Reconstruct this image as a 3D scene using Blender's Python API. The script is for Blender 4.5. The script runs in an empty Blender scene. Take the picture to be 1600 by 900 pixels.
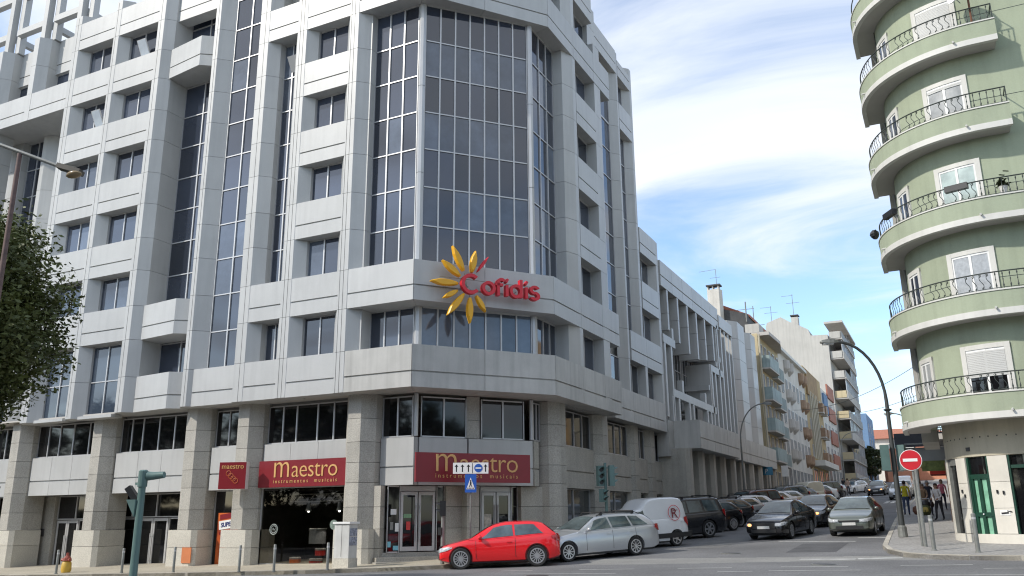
import bpy, bmesh, math, random
from math import sin, cos, pi, radians, sqrt, log, exp, atan2, hypot
from mathutils import Vector, Matrix
random.seed(7)
SC = bpy.context.scene
COL = SC.collection

# ------------------------------------------------------------------ camera
# world: X along the front street (right +), Y up the side street, Z up
cam = bpy.data.cameras.new('camera'); camo = bpy.data.objects.new('camera', cam); COL.objects.link(camo)
F, PI_, RO, YAW = 1330.53, radians(15.189), radians(-0.5157), radians(26.56)
cam.sensor_width = 36; cam.lens = F/1600*36; cam.clip_start = .1; cam.clip_end = 4000
cp, sp, cy_, sy_ = cos(PI_), sin(PI_), cos(YAW), sin(YAW)
MY = Matrix(((cy_, -sy_, 0), (sy_, cy_, 0), (0, 0, 1)))
fw = MY @ Vector((0, cp, sp)); up = MY @ Vector((0, -sp, cp)); rt = MY @ Vector((1, 0, 0))
R_ = cos(RO)*rt + sin(RO)*up; U_ = -sin(RO)*rt + cos(RO)*up
camo.matrix_world = Matrix(((R_.x, U_.x, -fw.x, 0), (R_.y, U_.y, -fw.y, 0), (R_.z, U_.z, -fw.z, 1.6), (0, 0, 0, 1)))
SC.camera = camo
SC.cycles.filter_width = 1.15

# ------------------------------------------------------------------ light
SUN = Vector((-.66, -.75, .78)).normalized()          # towards the sun
sun_el = math.asin(SUN.z); sun_az = atan2(SUN.x, SUN.y)
W = bpy.data.worlds.new("World"); SC.world = W; W.use_nodes = True
nt = W.node_tree; N = nt.nodes; LK = nt.links; N.clear()
def nn(tree, typ, **k):
    n = tree.nodes.new(typ)
    for a, b in k.items(): setattr(n, a, b)
    return n
out = nn(nt, 'ShaderNodeOutputWorld'); bg = nn(nt, 'ShaderNodeBackground'); bg.inputs[1].default_value = .125
sky = nn(nt, 'ShaderNodeTexSky', sky_type='NISHITA', sun_disc=False, sun_elevation=sun_el, sun_rotation=sun_az, air_density=1.0, dust_density=.6, ozone_density=1.5)
tc = nn(nt, 'ShaderNodeTexCoord'); sep = nn(nt, 'ShaderNodeSeparateXYZ'); LK.new(tc.outputs['Generated'], sep.inputs[0])
zz = nn(nt, 'ShaderNodeMath', operation='MAXIMUM'); LK.new(sep.outputs[2], zz.inputs[0]); zz.inputs[1].default_value = 0.0
za = nn(nt, 'ShaderNodeMath', operation='ADD'); LK.new(zz.outputs[0], za.inputs[0]); za.inputs[1].default_value = .16
dx = nn(nt, 'ShaderNodeMath', operation='DIVIDE'); LK.new(sep.outputs[0], dx.inputs[0]); LK.new(za.outputs[0], dx.inputs[1])
dy = nn(nt, 'ShaderNodeMath', operation='DIVIDE'); LK.new(sep.outputs[1], dy.inputs[0]); LK.new(za.outputs[0], dy.inputs[1])
cmb = nn(nt, 'ShaderNodeCombineXYZ'); LK.new(dx.outputs[0], cmb.inputs[0]); LK.new(dy.outputs[0], cmb.inputs[1])
mp = nn(nt, 'ShaderNodeMapping'); mp.inputs['Rotation'].default_value = (0, 0, radians(60)); mp.inputs['Scale'].default_value = (.6, 1.2, 1); mp.inputs['Location'].default_value = (11, 4, 0)
LK.new(cmb.outputs[0], mp.inputs[0])
n1 = nn(nt, 'ShaderNodeTexNoise'); n1.inputs['Scale'].default_value = 1.4; n1.inputs['Detail'].default_value = 9; n1.inputs['Roughness'].default_value = .56; n1.inputs['Distortion'].default_value = .9
LK.new(mp.outputs[0], n1.inputs['Vector'])
# more cover high up, thinner towards the horizon
hz = nn(nt, 'ShaderNodeMapRange'); hz.inputs['From Min'].default_value = .22; hz.inputs['From Max'].default_value = .52; hz.inputs['To Min'].default_value = -.025; hz.inputs['To Max'].default_value = .10
LK.new(sep.outputs[2], hz.inputs[0])
ad = nn(nt, 'ShaderNodeMath', operation='ADD'); LK.new(n1.outputs[0], ad.inputs[0]); LK.new(hz.outputs[0], ad.inputs[1])
cr_ = nn(nt, 'ShaderNodeMapRange'); cr_.interpolation_type = 'SMOOTHSTEP'; cr_.inputs['From Min'].default_value = .37; cr_.inputs['From Max'].default_value = .68
LK.new(ad.outputs[0], cr_.inputs[0])
n2 = nn(nt, 'ShaderNodeTexNoise'); n2.inputs['Scale'].default_value = 2.2; n2.inputs['Detail'].default_value = 5; LK.new(mp.outputs[0], n2.inputs['Vector'])
cc = nn(nt, 'ShaderNodeMix', data_type='RGBA'); cc.inputs[6].default_value = (5.9, 6.7, 7.9, 1); cc.inputs[7].default_value = (8.5, 8.6, 8.8, 1); LK.new(n2.outputs[0], cc.inputs[0])
sb = nn(nt, 'ShaderNodeMix', data_type='RGBA', blend_type='MULTIPLY'); sb.inputs[0].default_value = 1; sb.inputs[7].default_value = (1.72, 1.82, 1.92, 1); LK.new(sky.outputs[0], sb.inputs[6])
mx = nn(nt, 'ShaderNodeMix', data_type='RGBA'); LK.new(cr_.outputs[0], mx.inputs[0]); LK.new(sb.outputs[2], mx.inputs[6]); LK.new(cc.outputs[2], mx.inputs[7])
LK.new(mx.outputs[2], bg.inputs[0]); LK.new(bg.outputs[0], out.inputs[0])
sl = bpy.data.lights.new('sun', 'SUN'); sl.energy = 3.3; sl.angle = radians(1.5); sl.color = (1, .94, .85)
so = bpy.data.objects.new('sun', sl); COL.objects.link(so); so.rotation_euler = SUN.to_track_quat('Z', 'Y').to_euler(); so.location = (-30, -30, 60)
SC.view_settings.view_transform = 'Standard'; SC.view_settings.look = 'None'; SC.view_settings.exposure = 0.15; SC.view_settings.gamma = 1

# ------------------------------------------------------------------ ground height
def G(a, t):
    q = t-25.5
    r = 2.*log(1+exp(max(-40, min(40, q/2)))) if q < 60 else q
    if t > 215: r = 189.5 + (t-215)*.3
    return .048*r + .022*(max(-60, min(25, a))+14)
PV = .12

# ------------------------------------------------------------------ materials
MATS = {}
def mat(name, col, rough=.6, metal=0, spec=None, var=.12, vs=1.5, fine=0, fs=40, bump=0, bs=60, col2=None, streak=0, coat=0, emit=None, alpha=None, rnd=0):
    if name in MATS: return MATS[name]
    m = bpy.data.materials.new(name); m.use_nodes = True; t = m.node_tree; b = t.nodes['Principled BSDF']
    MATS[name] = m
    b.inputs['Roughness'].default_value = rough; b.inputs['Metallic'].default_value = metal
    if spec is not None: b.inputs['Specular IOR Level'].default_value = spec
    if coat: b.inputs['Coat Weight'].default_value = coat; b.inputs['Coat Roughness'].default_value = .05
    if emit: b.inputs['Emission Color'].default_value = (*emit[0], 1); b.inputs['Emission Strength'].default_value = emit[1]
    tcn = nn(t, 'ShaderNodeTexCoord')
    c = (*col, 1); last = None
    n = nn(t, 'ShaderNodeTexNoise'); n.inputs['Scale'].default_value = vs; n.inputs['Detail'].default_value = 6; n.inputs['Roughness'].default_value = .6
    t.links.new(tcn.outputs['Object'], n.inputs['Vector'])
    mr = nn(t, 'ShaderNodeMapRange'); mr.inputs['From Min'].default_value = .3; mr.inputs['From Max'].default_value = .7; t.links.new(n.outputs[0], mr.inputs[0])
    mxx = nn(t, 'ShaderNodeMix', data_type='RGBA'); t.links.new(mr.outputs[0], mxx.inputs[0])
    mxx.inputs[6].default_value = tuple(x*(1-var) for x in col)+(1,)
    mxx.inputs[7].default_value = (*(col2 or [min(1, x*(1+var)) for x in col]), 1)
    last = mxx.outputs[2]
    if fine:
        n3 = nn(t, 'ShaderNodeTexNoise'); n3.inputs['Scale'].default_value = fs; n3.inputs['Detail'].default_value = 3; t.links.new(tcn.outputs['Object'], n3.inputs['Vector'])
        m3 = nn(t, 'ShaderNodeMapRange'); m3.inputs['From Min'].default_value = .3; m3.inputs['From Max'].default_value = .7; m3.inputs['To Min'].default_value = 1-fine; m3.inputs['To Max'].default_value = 1+fine
        t.links.new(n3.outputs[0], m3.inputs[0])
        v = nn(t, 'ShaderNodeVectorMath', operation='SCALE'); t.links.new(last, v.inputs[0]); t.links.new(m3.outputs[0], v.inputs['Scale']); last = v.outputs[0]
    if streak:
        mpp = nn(t, 'ShaderNodeMapping'); mpp.inputs['Scale'].default_value = (3.2, 3.2, .22); t.links.new(tcn.outputs['Object'], mpp.inputs[0])
        n4 = nn(t, 'ShaderNodeTexNoise'); n4.inputs['Scale'].default_value = 1.2; n4.inputs['Detail'].default_value = 5; t.links.new(mpp.outputs[0], n4.inputs['Vector'])
        m4 = nn(t, 'ShaderNodeMapRange'); m4.inputs['From Min'].default_value = .45; m4.inputs['From Max'].default_value = .75; m4.inputs['To Min'].default_value = 1; m4.inputs['To Max'].default_value = 1-streak
        t.links.new(n4.outputs[0], m4.inputs[0])
        v = nn(t, 'ShaderNodeVectorMath', operation='SCALE'); t.links.new(last, v.inputs[0]); t.links.new(m4.outputs[0], v.inputs['Scale']); last = v.outputs[0]
    if rnd:
        oi = nn(t, 'ShaderNodeObjectInfo'); mo = nn(t, 'ShaderNodeMapRange'); mo.inputs['To Min'].default_value = 1-rnd; mo.inputs['To Max'].default_value = 1+rnd; t.links.new(oi.outputs['Random'], mo.inputs[0])
        v = nn(t, 'ShaderNodeVectorMath', operation='SCALE'); t.links.new(last, v.inputs[0]); t.links.new(mo.outputs[0], v.inputs['Scale']); last = v.outputs[0]
    t.links.new(last, b.inputs['Base Color'])
    if bump:
        n5 = nn(t, 'ShaderNodeTexNoise'); n5.inputs['Scale'].default_value = bs; n5.inputs['Detail'].default_value = 4; t.links.new(tcn.outputs['Object'], n5.inputs['Vector'])
        bp = nn(t, 'ShaderNodeBump'); bp.inputs['Strength'].default_value = bump; bp.inputs['Distance'].default_value = .01
        t.links.new(n5.outputs[0], bp.inputs['Height']); t.links.new(bp.outputs[0], b.inputs['Normal'])
    return m
def glassmat(name, tint, transp=.6):
    m = bpy.data.materials.new(name); m.use_nodes = True; t = m.node_tree; t.nodes.clear()
    o = nn(t, 'ShaderNodeOutputMaterial'); tr = nn(t, 'ShaderNodeBsdfTransparent'); tr.inputs[0].default_value = (*tint, 1)
    gl = nn(t, 'ShaderNodeBsdfGlossy'); gl.inputs['Roughness'].default_value = .02
    fr = nn(t, 'ShaderNodeFresnel'); fr.inputs[0].default_value = 1.5
    geo = nn(t, 'ShaderNodeNewGeometry'); inv = nn(t, 'ShaderNodeMath', operation='SUBTRACT'); inv.inputs[0].default_value = 1; t.links.new(geo.outputs['Backfacing'], inv.inputs[1])
    mu = nn(t, 'ShaderNodeMath', operation='MULTIPLY'); t.links.new(fr.outputs[0], mu.inputs[0]); t.links.new(inv.outputs[0], mu.inputs[1])
    mx_ = nn(t, 'ShaderNodeMixShader'); t.links.new(mu.outputs[0], mx_.inputs[0]); t.links.new(tr.outputs[0], mx_.inputs[1]); t.links.new(gl.outputs[0], mx_.inputs[2]); t.links.new(mx_.outputs[0], o.inputs[0])
    MATS[name] = m; return m
M_CLAD = mat('grey_cladding', (.455, .458, .448), .42, rnd=.05, var=.06, vs=.6, fine=.03, streak=.09)
M_CLADW = mat('weathered_cladding', (.445, .438, .412), .5, rnd=.06, var=.11, vs=.8, fine=.05, streak=.20)
M_GRAN = mat('granite_slab', (.38, .362, .32), .6, rnd=.08, var=.10, vs=.9, fine=.22, fs=26, bump=.2, bs=50, streak=.15)
M_GRAN2 = mat('granite_slab_light', (.52, .495, .43), .6, rnd=.06, var=.10, vs=.9, fine=.15, fs=26, bump=.2, bs=50)
M_JOINT = mat('dark_joint', (.07, .07, .07), .8)
M_ALU = mat('aluminium_frame', (.50, .50, .50), .35, metal=.3, var=.05)
M_GLS = mat('tinted_glass', (.028, .036, .056), .05, rnd=.5, spec=1.0, var=.12, vs=.3)
M_GLS2 = mat('tinted_glass_curtained', (.085, .105, .140), .08, rnd=.3, spec=.9, var=.22, vs=1.6)
M_GLSD = mat('dark_glass', (.008, .008, .009), .04, spec=.6, var=.2)
M_SHOPG = glassmat('shop_glass', (.62, .62, .60))
M_RED = mat('red_sign_board', (.20, .010, .017), .35, var=.06)
M_GOLD = mat('gold_letter', (.62, .36, .13), .45, var=.05)
M_YEL = mat('yellow_petal', (.75, .38, .01), .4, var=.06)
M_REDL = mat('red_letter', (.62, .015, .03), .4, var=.06)
M_WHITE = mat('white_paint', (.75, .75, .73), .5, var=.05)
M_BLACK = mat('black_paint', (.015, .015, .016), .4, var=.1)
M_ASPH = mat('asphalt', (.150, .150, .152), .85, var=.30, vs=.22, fine=.30, fs=22, bump=.5, bs=30, streak=0)
M_ASPH2 = mat('worn_asphalt', (.235, .232, .22), .85, var=.18, vs=.6, fine=.2, fs=22, bump=.4, bs=30)
M_LINE = mat('worn_road_paint', (.42, .42, .40), .7, var=.3, vs=3)
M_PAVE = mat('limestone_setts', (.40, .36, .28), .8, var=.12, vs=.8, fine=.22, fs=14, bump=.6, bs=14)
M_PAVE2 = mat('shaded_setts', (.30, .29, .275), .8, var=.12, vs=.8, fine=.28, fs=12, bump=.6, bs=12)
M_KERB = mat('kerb_stone', (.42, .39, .33), .75, rnd=.18, var=.15, vs=1, fine=.1)
M_GREEN = mat('green_render', (.335, .375, .270), .85, var=.10, vs=.5, fine=.03, fs=20, bump=.25, bs=40, streak=.12)
M_TRIM = mat('cream_trim', (.60, .59, .55), .6, var=.06, streak=.1)
M_SOFF = mat('grey_soffit', (.46, .44, .41), .8, var=.10, vs=.7)
M_CREAM = mat('cream_render', (.47, .43, .33), .8, var=.10, vs=.7, fine=.04, streak=.2)
M_MARB = mat('pale_marble', (.62, .59, .52), .5, var=.08, vs=1.5, rnd=.05, streak=.08)
M_IRON = mat('wrought_iron', (.035, .045, .04), .5, var=.2)
M_DGREEN = mat('dark_green_paint', (.012, .05, .032), .35, var=.15)
M_MINT = mat('mint_glass', (.22, .46, .32), .3, var=.25, vs=3)
M_SHUT = mat('roller_shutter', (.52, .52, .50), .6, var=.06)
M_POLE = mat('galvanised_pole', (.22, .225, .21), .5, metal=.3, var=.2, vs=4)
M_GPOLE = mat('green_grey_pole', (.10, .17, .16), .45, var=.12, vs=3)
M_DPOLE = mat('dark_pole', (.05, .055, .055), .5, var=.15)
M_TYRE = mat('tyre_rubber', (.018, .018, .018), .8, var=.1)
M_RIM = mat('alloy_rim', (.55, .55, .56), .3, metal=.7, var=.05)
M_CARG = mat('car_glass', (.07, .095, .10), .04, spec=1.0, var=.6, vs=1.6)  # bluish, mottled base puts the sky's reflection into the glass colour
M_TRIMB = mat('black_plastic', (.02, .02, .021), .5, var=.1)
M_TAIL = mat('tail_lamp', (.35, .01, .01), .15, var=.1, coat=.6)
M_HEAD = mat('head_lamp', (.42, .44, .46), .08, spec=.9, var=.5, vs=14)
M_LIT = mat('lit_lamp', (.9, .5, .3), .3, emit=((1, .42, .14), 2.2))
M_PLATE = mat('number_plate', (.6, .6, .58), .5, var=.1, vs=25)
M_BARK = mat('tree_bark', (.10, .08, .06), .9, var=.3, vs=4, bump=.6, bs=12)
M_LEAF = mat('tree_leaf', (.055, .075, .018), .6, var=.4, vs=1.2, col2=(.12, .14, .03))
M_LEAF2 = mat('tree_leaf_dark', (.035, .05, .015), .6, var=.4, vs=.9)
M_TILE = mat('roof_tile', (.36, .14, .085), .8, var=.2, vs=4)
def paint(name, c, rough=.28, metal=.25): return mat(name, c, rough, metal=metal, var=.04, coat=.8)

# ------------------------------------------------------------------ mesh helpers
class MB:
    def __init__(s): s.v = []; s.f = []
    def add(s, vs, fs):
        o = len(s.v); s.v += [tuple(v) for v in vs]; s.f += [tuple(i+o for i in f) for f in fs]; return s
    def box(s, x0, x1, y0, y1, z0, z1):
        return s.prism([(x0, y0), (x1, y0), (x1, y1), (x0, y1)], z0, z1)
    def prism(s, poly, z0, z1):
        n = len(poly); ar = sum(poly[i][0]*poly[(i+1) % n][1]-poly[(i+1) % n][0]*poly[i][1] for i in range(n))
        if ar < 0: poly = poly[::-1]
        zf0 = z0 if callable(z0) else (lambda x, y: z0); zf1 = z1 if callable(z1) else (lambda x, y: z1)
        vs = [(x, y, zf0(x, y)) for x, y in poly]+[(x, y, zf1(x, y)) for x, y in poly]
        fs = [tuple(range(n-1, -1, -1)), tuple(range(n, 2*n))]+[(i, (i+1) % n, n+(i+1) % n, n+i) for i in range(n)]
        return s.add(vs, fs)
    def obox(s, c, ux, L, Wd, H, uz=None):
        """oriented box: centre c, long axis ux (unit), size L (ux) x Wd x H"""
        ux = Vector(ux).normalized(); uz = Vector(uz or (0, 0, 1)); uy = uz.cross(ux)
        if uy.length < 1e-4: uy = Vector((0, 1, 0))
        uy.normalize(); uz = ux.cross(uy); c = Vector(c)
        vs = [c+ux*(i*L/2)+uy*(j*Wd/2)+uz*(k*H/2) for k in (-1, 1) for (i, j) in ((-1, -1), (1, -1), (1, 1), (-1, 1))]
        return s.add(vs, [(3, 2, 1, 0), (4, 5, 6, 7), (0, 1, 5, 4), (1, 2, 6, 5), (2, 3, 7, 6), (3, 0, 4, 7)])
    def bar(s, p, q, w, h=None, uz=None):
        p, q = Vector(p), Vector(q); d = q-p
        return s.obox((p+q)/2, d, d.length, w, h or w, uz)
    def tube(s, pts, r, n=8, cap=True):
        pts = [Vector(p) for p in pts]; rs = r if isinstance(r, (list, tuple)) else [r]*len(pts)
        vs = []; fs = []; prev = None
        for i, p in enumerate(pts):
            d = (pts[min(i+1, len(pts)-1)]-pts[max(i-1, 0)]).normalized()
            a = prev if prev and abs(prev.dot(d)) < .95 else (Vector((1, 0, 0)) if abs(d.x) < .8 else Vector((0, 1, 0)))
            u = (a-d*a.dot(d)).normalized(); w = d.cross(u); prev = u
            for k in range(n): vs.append(p+(u*cos(2*pi*k/n)+w*sin(2*pi*k/n))*rs[i])
        for i in range(len(pts)-1):
            for k in range(n): fs.append((i*n+k, i*n+(k+1) % n, (i+1)*n+(k+1) % n, (i+1)*n+k))
        if cap: fs += [tuple(range(n-1, -1, -1)), tuple((len(pts)-1)*n+k for k in range(n))]
        return s.add(vs, fs)
    def disc(s, c, nrm, r, th, n=24):
        c = Vector(c); nrm = Vector(nrm).normalized(); return s.tube([c-nrm*th/2, c+nrm*th/2], r, n)
    def lathe(s, prof, n=16, c=(0, 0, 0)):
        c = Vector(c); vs = []; fs = []
        for r, z in prof:
            for k in range(n): vs.append(c+Vector((r*cos(2*pi*k/n), r*sin(2*pi*k/n), z)))
        m = len(prof)
        for i in range(m-1):
            for k in range(n): fs.append((i*n+k, i*n+(k+1) % n, (i+1)*n+(k+1) % n, (i+1)*n+k))
        fs += [tuple(range(n-1, -1, -1)), tuple((m-1)*n+k for k in range(n))]
        return s.add(vs, fs)
    def quad(s, a, b, c, d): return s.add([a, b, c, d], [(0, 1, 2, 3)])
    def blob(s, c, r, n=8, m=6, jit=0):
        c = Vector(c); rx = r if isinstance(r, (tuple, list)) else (r, r, r); vs = []; fs = []
        vs.append(c+Vector((0, 0, -rx[2])))
        for i in range(1, m):
            th = -pi/2+pi*i/m
            for k in range(n):
                j = 1+random.uniform(-jit, jit); ph = 2*pi*k/n
                vs.append(c+Vector((rx[0]*cos(th)*cos(ph)*j, rx[1]*cos(th)*sin(ph)*j, rx[2]*sin(th)*j)))
        vs.append(c+Vector((0, 0, rx[2])))
        for k in range(n): fs.append((0, 1+(k+1) % n, 1+k))
        for i in range(m-2):
            for k in range(n): fs.append((1+i*n+k, 1+i*n+(k+1) % n, 1+(i+1)*n+(k+1) % n, 1+(i+1)*n+k))
        o = 1+(m-2)*n
        for k in range(n): fs.append((o+k, o+(k+1) % n, len(vs)-1))
        return s.add(vs, fs)
    def mesh(s, name, m=None, smooth=False, off=(0, 0, 0)):
        me = bpy.data.meshes.new(name)
        ox, oy, oz = off
        me.from_pydata([(x-ox, y-oy, z-oz) for x, y, z in s.v], [], s.f); me.update()
        if m: me.materials.append(m)
        if smooth:
            me.shade_smooth(); me.set_sharp_from_angle(angle=radians(38))
        return me
def wloc(p):
    v = Vector((0, 0, 0))
    while p is not None: v = v+p.location; p = p.parent
    return v
def part(name, mb, m, parent=None, smooth=False, **props):
    """mesh built in world coordinates, child of parent (unrotated while building)"""
    off = wloc(parent) if parent else Vector((0, 0, 0))
    o = bpy.data.objects.new(name, mb.mesh(name, m, smooth, off)); COL.objects.link(o)
    if parent: o.parent = parent
    for k, v in props.items(): o[k] = v
    return o
def thing(name, label, cat, loc, group=None, rz=0):
    o = bpy.data.objects.new(name, None); COL.objects.link(o); o.location = loc; o.rotation_euler = (0, 0, rz)
    o.empty_display_size = .2
    o['label'] = label; o['category'] = cat
    if group: o['group'] = group
    return o
def struct(name, mb, m, kind='structure', **p):
    return part(name, mb, m, None, kind=kind, **p)
def textmesh(s, size, extrude=.01, bold=0.0, space=1.0, shear=0, align='CENTER'):
    cu = bpy.data.curves.new('lettering', 'FONT'); cu.body = s; cu.size = size; cu.extrude = extrude; cu.offset = bold; cu.space_character = space; cu.shear = shear
    cu.align_x = align; cu.resolution_u = 3
    o = bpy.data.objects.new('lettering_tmp', cu); COL.objects.link(o)
    bpy.context.view_layer.update()
    me = bpy.data.meshes.new_from_object(o); bpy.data.objects.remove(o)
    return me
def place_text(name, s, size, m, parent, origin, xdir, extrude=.01, bold=0, space=1.0, stretch=1.0, align='CENTER', shear=0, zdir=(0, 0, 1)):
    me = textmesh(s, size, extrude, bold, space, shear, align)
    X = Vector(xdir).normalized(); Z = Vector(zdir).normalized(); Y = X.cross(Z)*-1   # outward normal = X x Z *... (towards viewer)
    nrm = X.cross(Z)
    mt = Matrix(((X.x*stretch, Z.x, nrm.x), (X.y*stretch, Z.y, nrm.y), (X.z*stretch, Z.z, nrm.z)))
    off = wloc(parent) if parent else Vector((0, 0, 0))
    for v in me.vertices: v.co = mt @ v.co + Vector(origin) - off
    me.materials.clear(); me.materials.append(m); me.update()
    o = bpy.data.objects.new(name, me); COL.objects.link(o)
    if parent: o.parent = parent
    return o
def copy_tree(o, parent=None):
    c = o.copy(); COL.objects.link(c); c.parent = parent
    for ch in list(o.children): copy_tree(ch, c)
    return c
def offs(P, d):
    """offset an open plan polyline inwards (to its left) by d, mitred"""
    res = []
    n = len(P)
    for i in range(n):
        ns = []
        for j in (i-1, i):
            if 0 <= j < n-1:
                ex, ey = P[j+1][0]-P[j][0], P[j+1][1]-P[j][1]; l = hypot(ex, ey); ns.append((-ey/l, ex/l))
        if len(ns) == 2:
            mx_, my_ = ns[0][0]+ns[1][0], ns[0][1]+ns[1][1]; l = hypot(mx_, my_); mx_ /= l; my_ /= l; k = d/(mx_*ns[0][0]+my_*ns[0][1])
            res.append((P[i][0]+mx_*k, P[i][1]+my_*k))
        else: res.append((P[i][0]+ns[0][0]*d, P[i][1]+ns[0][1]*d))
    return res

# ================================================================== ground, road, pavements (setting)
def sheet(name, xs, ys, dz, m, inside=None):
    mb = MB(); idx = {}
    for i, x in enumerate(xs):
        for j, y in enumerate(ys): idx[i, j] = len(mb.v); mb.v.append((x, y, G(x, y)+dz))
    for i in range(len(xs)-1):
        for j in range(len(ys)-1): mb.f.append((idx[i, j], idx[i+1, j], idx[i+1, j+1], idx[i, j+1]))
    return struct(name, mb, m)
def frange(a, b, s):
    r = []; x = a
    while x < b-1e-6: r.append(x); x += s
    return r+[b]
sheet('ground', [-1500, -700, -300, -150]+frange(-100, 60, 8)+[120, 300, 900, 1500], [-1500, -500, -150]+frange(-60, 340, 8)+[500, 900, 1500, 2500], -.06, M_ASPH2)
sheet('road', frange(-100, 40, 2), frange(-30, 340, 2), 0, M_ASPH)
def slab(name, poly, top, bottom, m, step=3.0, kind='structure', parent=None):
    """a pavement slab following the ground; poly in plan, triangulated after being cut into strips"""
    bm = bmesh.new(); vs = [bm.verts.new((x, y, 0)) for x, y in poly]; bm.faces.new(vs)
    ys = [p[1] for p in poly]; xs = [p[0] for p in poly]
    for ax, lo, hi in ((1, min(ys), max(ys)), (0, min(xs), max(xs))):
        k = lo+step
        while k < hi:
            co = (0, k, 0) if ax else (k, 0, 0); no = (0, 1, 0) if ax else (1, 0, 0)
            bmesh.ops.bisect_plane(bm, geom=bm.verts[:]+bm.edges[:]+bm.faces[:], plane_co=co, plane_no=no); k += step
    r = bmesh.ops.extrude_face_region(bm, geom=bm.faces[:])
    for v in bm.verts: v.co.z = G(v.co.x, v.co.y)+bottom
    for v in [g for g in r['geom'] if isinstance(g, bmesh.types.BMVert)]: v.co.z = G(v.co.x, v.co.y)+top
    bmesh.ops.recalc_face_normals(bm, faces=bm.faces[:])
    me = bpy.data.meshes.new(name); bm.to_mesh(me); bm.free(); me.materials.append(m)
    o = bpy.data.objects.new(name, me); COL.objects.link(o)
    if parent: o.parent = parent
    elif kind: o['kind'] = kind
    return o
curbL = [(-100, 19.3), (-60, 20.4), (-40, 21.2), (-30, 21.7), (-23.7, 22.4), (-19.4, 23.35), (-17.2, 24.25), (-15.3, 25.35), (-13.9, 26.9), (-12.9, 29.0), (-12.45, 31.5), (-12.2, 40), (-12.2, 60), (-12.3, 120), (-12.3, 330)]
slab('pavement_left', curbL+[(-26, 330), (-26, 30), (-100, 30)], PV, -.3, M_PAVE)
curbR = [(40, 26.3), (8, 26.5), (1.4, 26.75), (.2, 27.0), (-.75, 27.5), (-1.5, 28.4), (-2.0, 29.8), (-2.25, 31.5), (-2.35, 35), (-2.7, 48), (-2.8, 68), (-2.9, 330)]
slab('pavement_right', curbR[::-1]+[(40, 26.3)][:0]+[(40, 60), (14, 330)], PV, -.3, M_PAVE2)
def ribbon(name, P, w, top, m, parts=1.0, label=None):
    """kerb stones: one piece per stone"""
    root_pts = []
    acc = []
    for i in range(len(P)-1):
        a, b = Vector(P[i]), Vector(P[i+1]); L = (b-a).length; n = max(1, round(L/parts))
        for k in range(n): acc.append((a.lerp(b, k/n), a.lerp(b, (k+1)/n)))
    return acc
def kerb(P, cond, parent_label, side):
    mb = MB(); near = []
    O = offs(P, .16*side)
    for i in range(len(P)-1):
        a, b = Vector(P[i]), Vector(P[i+1]); oa, ob = Vector(O[i]), Vector(O[i+1]); L = (b-a).length; n = max(1, round(L/1.1))
        for k in range(n):
            g = .006/(L/n)
            p, q = a.lerp(b, (k+g)/n), a.lerp(b, (k+1-g)/n); r, s = oa.lerp(ob, (k+1-g)/n), oa.lerp(ob, (k+g)/n)
            pl = [(p.x, p.y), (q.x, q.y), (r.x, r.y), (s.x, s.y)]
            if not cond(p): continue
            f0 = lambda x, y: G(x, y)-.1; f1 = lambda x, y, e=random.uniform(0, .006): G(x, y)+PV+.012+e
            t = MB().prism(pl, f0, f1)
            if p.y < 75 and p.x > -50: near.append(t)
            else: mb.add(t.v, t.f)
    return near, mb
nearL, farL = kerb(curbL, lambda p: True, '', 1)
nearR, farR = kerb([(x-.0, y) for x, y in curbR], lambda p: p.x < 20, '', -1)
pl_ = bpy.data.objects['pavement_left']; pr_ = bpy.data.objects['pavement_right']
for t in nearL: part('kerb_stone', t, M_KERB, pl_)
for t in nearR: part('kerb_stone', t, M_KERB, pr_)
part('distant_kerb_stones', farL, M_KERB, pl_, kind='stuff'); part('distant_kerb_stones', farR, M_KERB, pr_, kind='stuff')
def paintline(name, a, b, w, m=M_LINE, dz=.006):
    a, b = Vector(a), Vector(b); d = (b-a); L = d.length; d.normalize(); nn_ = Vector((-d.y, d.x))*w/2; n = max(1, int(L/1.5)); mb = MB()
    for k in range(n):
        p, q = a+d*L*k/n, a+d*L*(k+1)/n
        mb.quad(*[(x.x, x.y, G(x.x, x.y)+dz) for x in (p-nn_, q-nn_, q+nn_, p+nn_)])
    return mb
lane = MB()
for a, b, w in [((-10.18, 24.66), (-8.51, 24.79), .12), ((-7.26, 24.94), (-5.73, 25.0), .12), ((-12.6, 24.3), (-11.6, 24.42), .12), ((-11.6, 22.95), (-8.46, 23.09), .12),
                ((-4.44, 25.22), (-2.7, 25.2), .12), ((-4.52, 23.85), (-2.28, 23.9), .12), ((-1.44, 25.45), (.24, 25.48), .12), ((.45, 24.25), (6.3, 24.3), .12), ((-1.78, 22.12), (1.76, 22.11), .12),
                ((-5.79, 23.55), (-4.9, 23.66), .12), ((-3.5, 36.9), (-2.46, 36.8), .3), ((-4.33, 27.9), (-2.75, 27.78), .35), ((-2.7, 27.9), (-1.5, 28.1), .4), ((-6.3, 35.75), (-3.4, 35.1), .25), ((-18.2, 22.4), (-15.97, 23.6), .12), ((-13.0, 26.6), (-11.6, 29.6), .12)]:
    t = paintline('x', a, b, w); lane.add(t.v, t.f)
struct('road_markings', lane, M_LINE)
wp = MB()
for i in range(8):                      # worn crossing band of paler asphalt
    x0, x1 = -11+i*1.3, -11+(i+1)*1.3
    wp.quad((x0, 26.6+.02*i, G(x0, 26.6)+.003), (x1, 26.6+.02*i, G(x1, 26.6)+.003), (x1, 28.75, G(x1, 28.75)+.003), (x0, 28.9, G(x0, 28.9)+.003))
struct('worn_crossing', wp, M_ASPH2)
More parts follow.
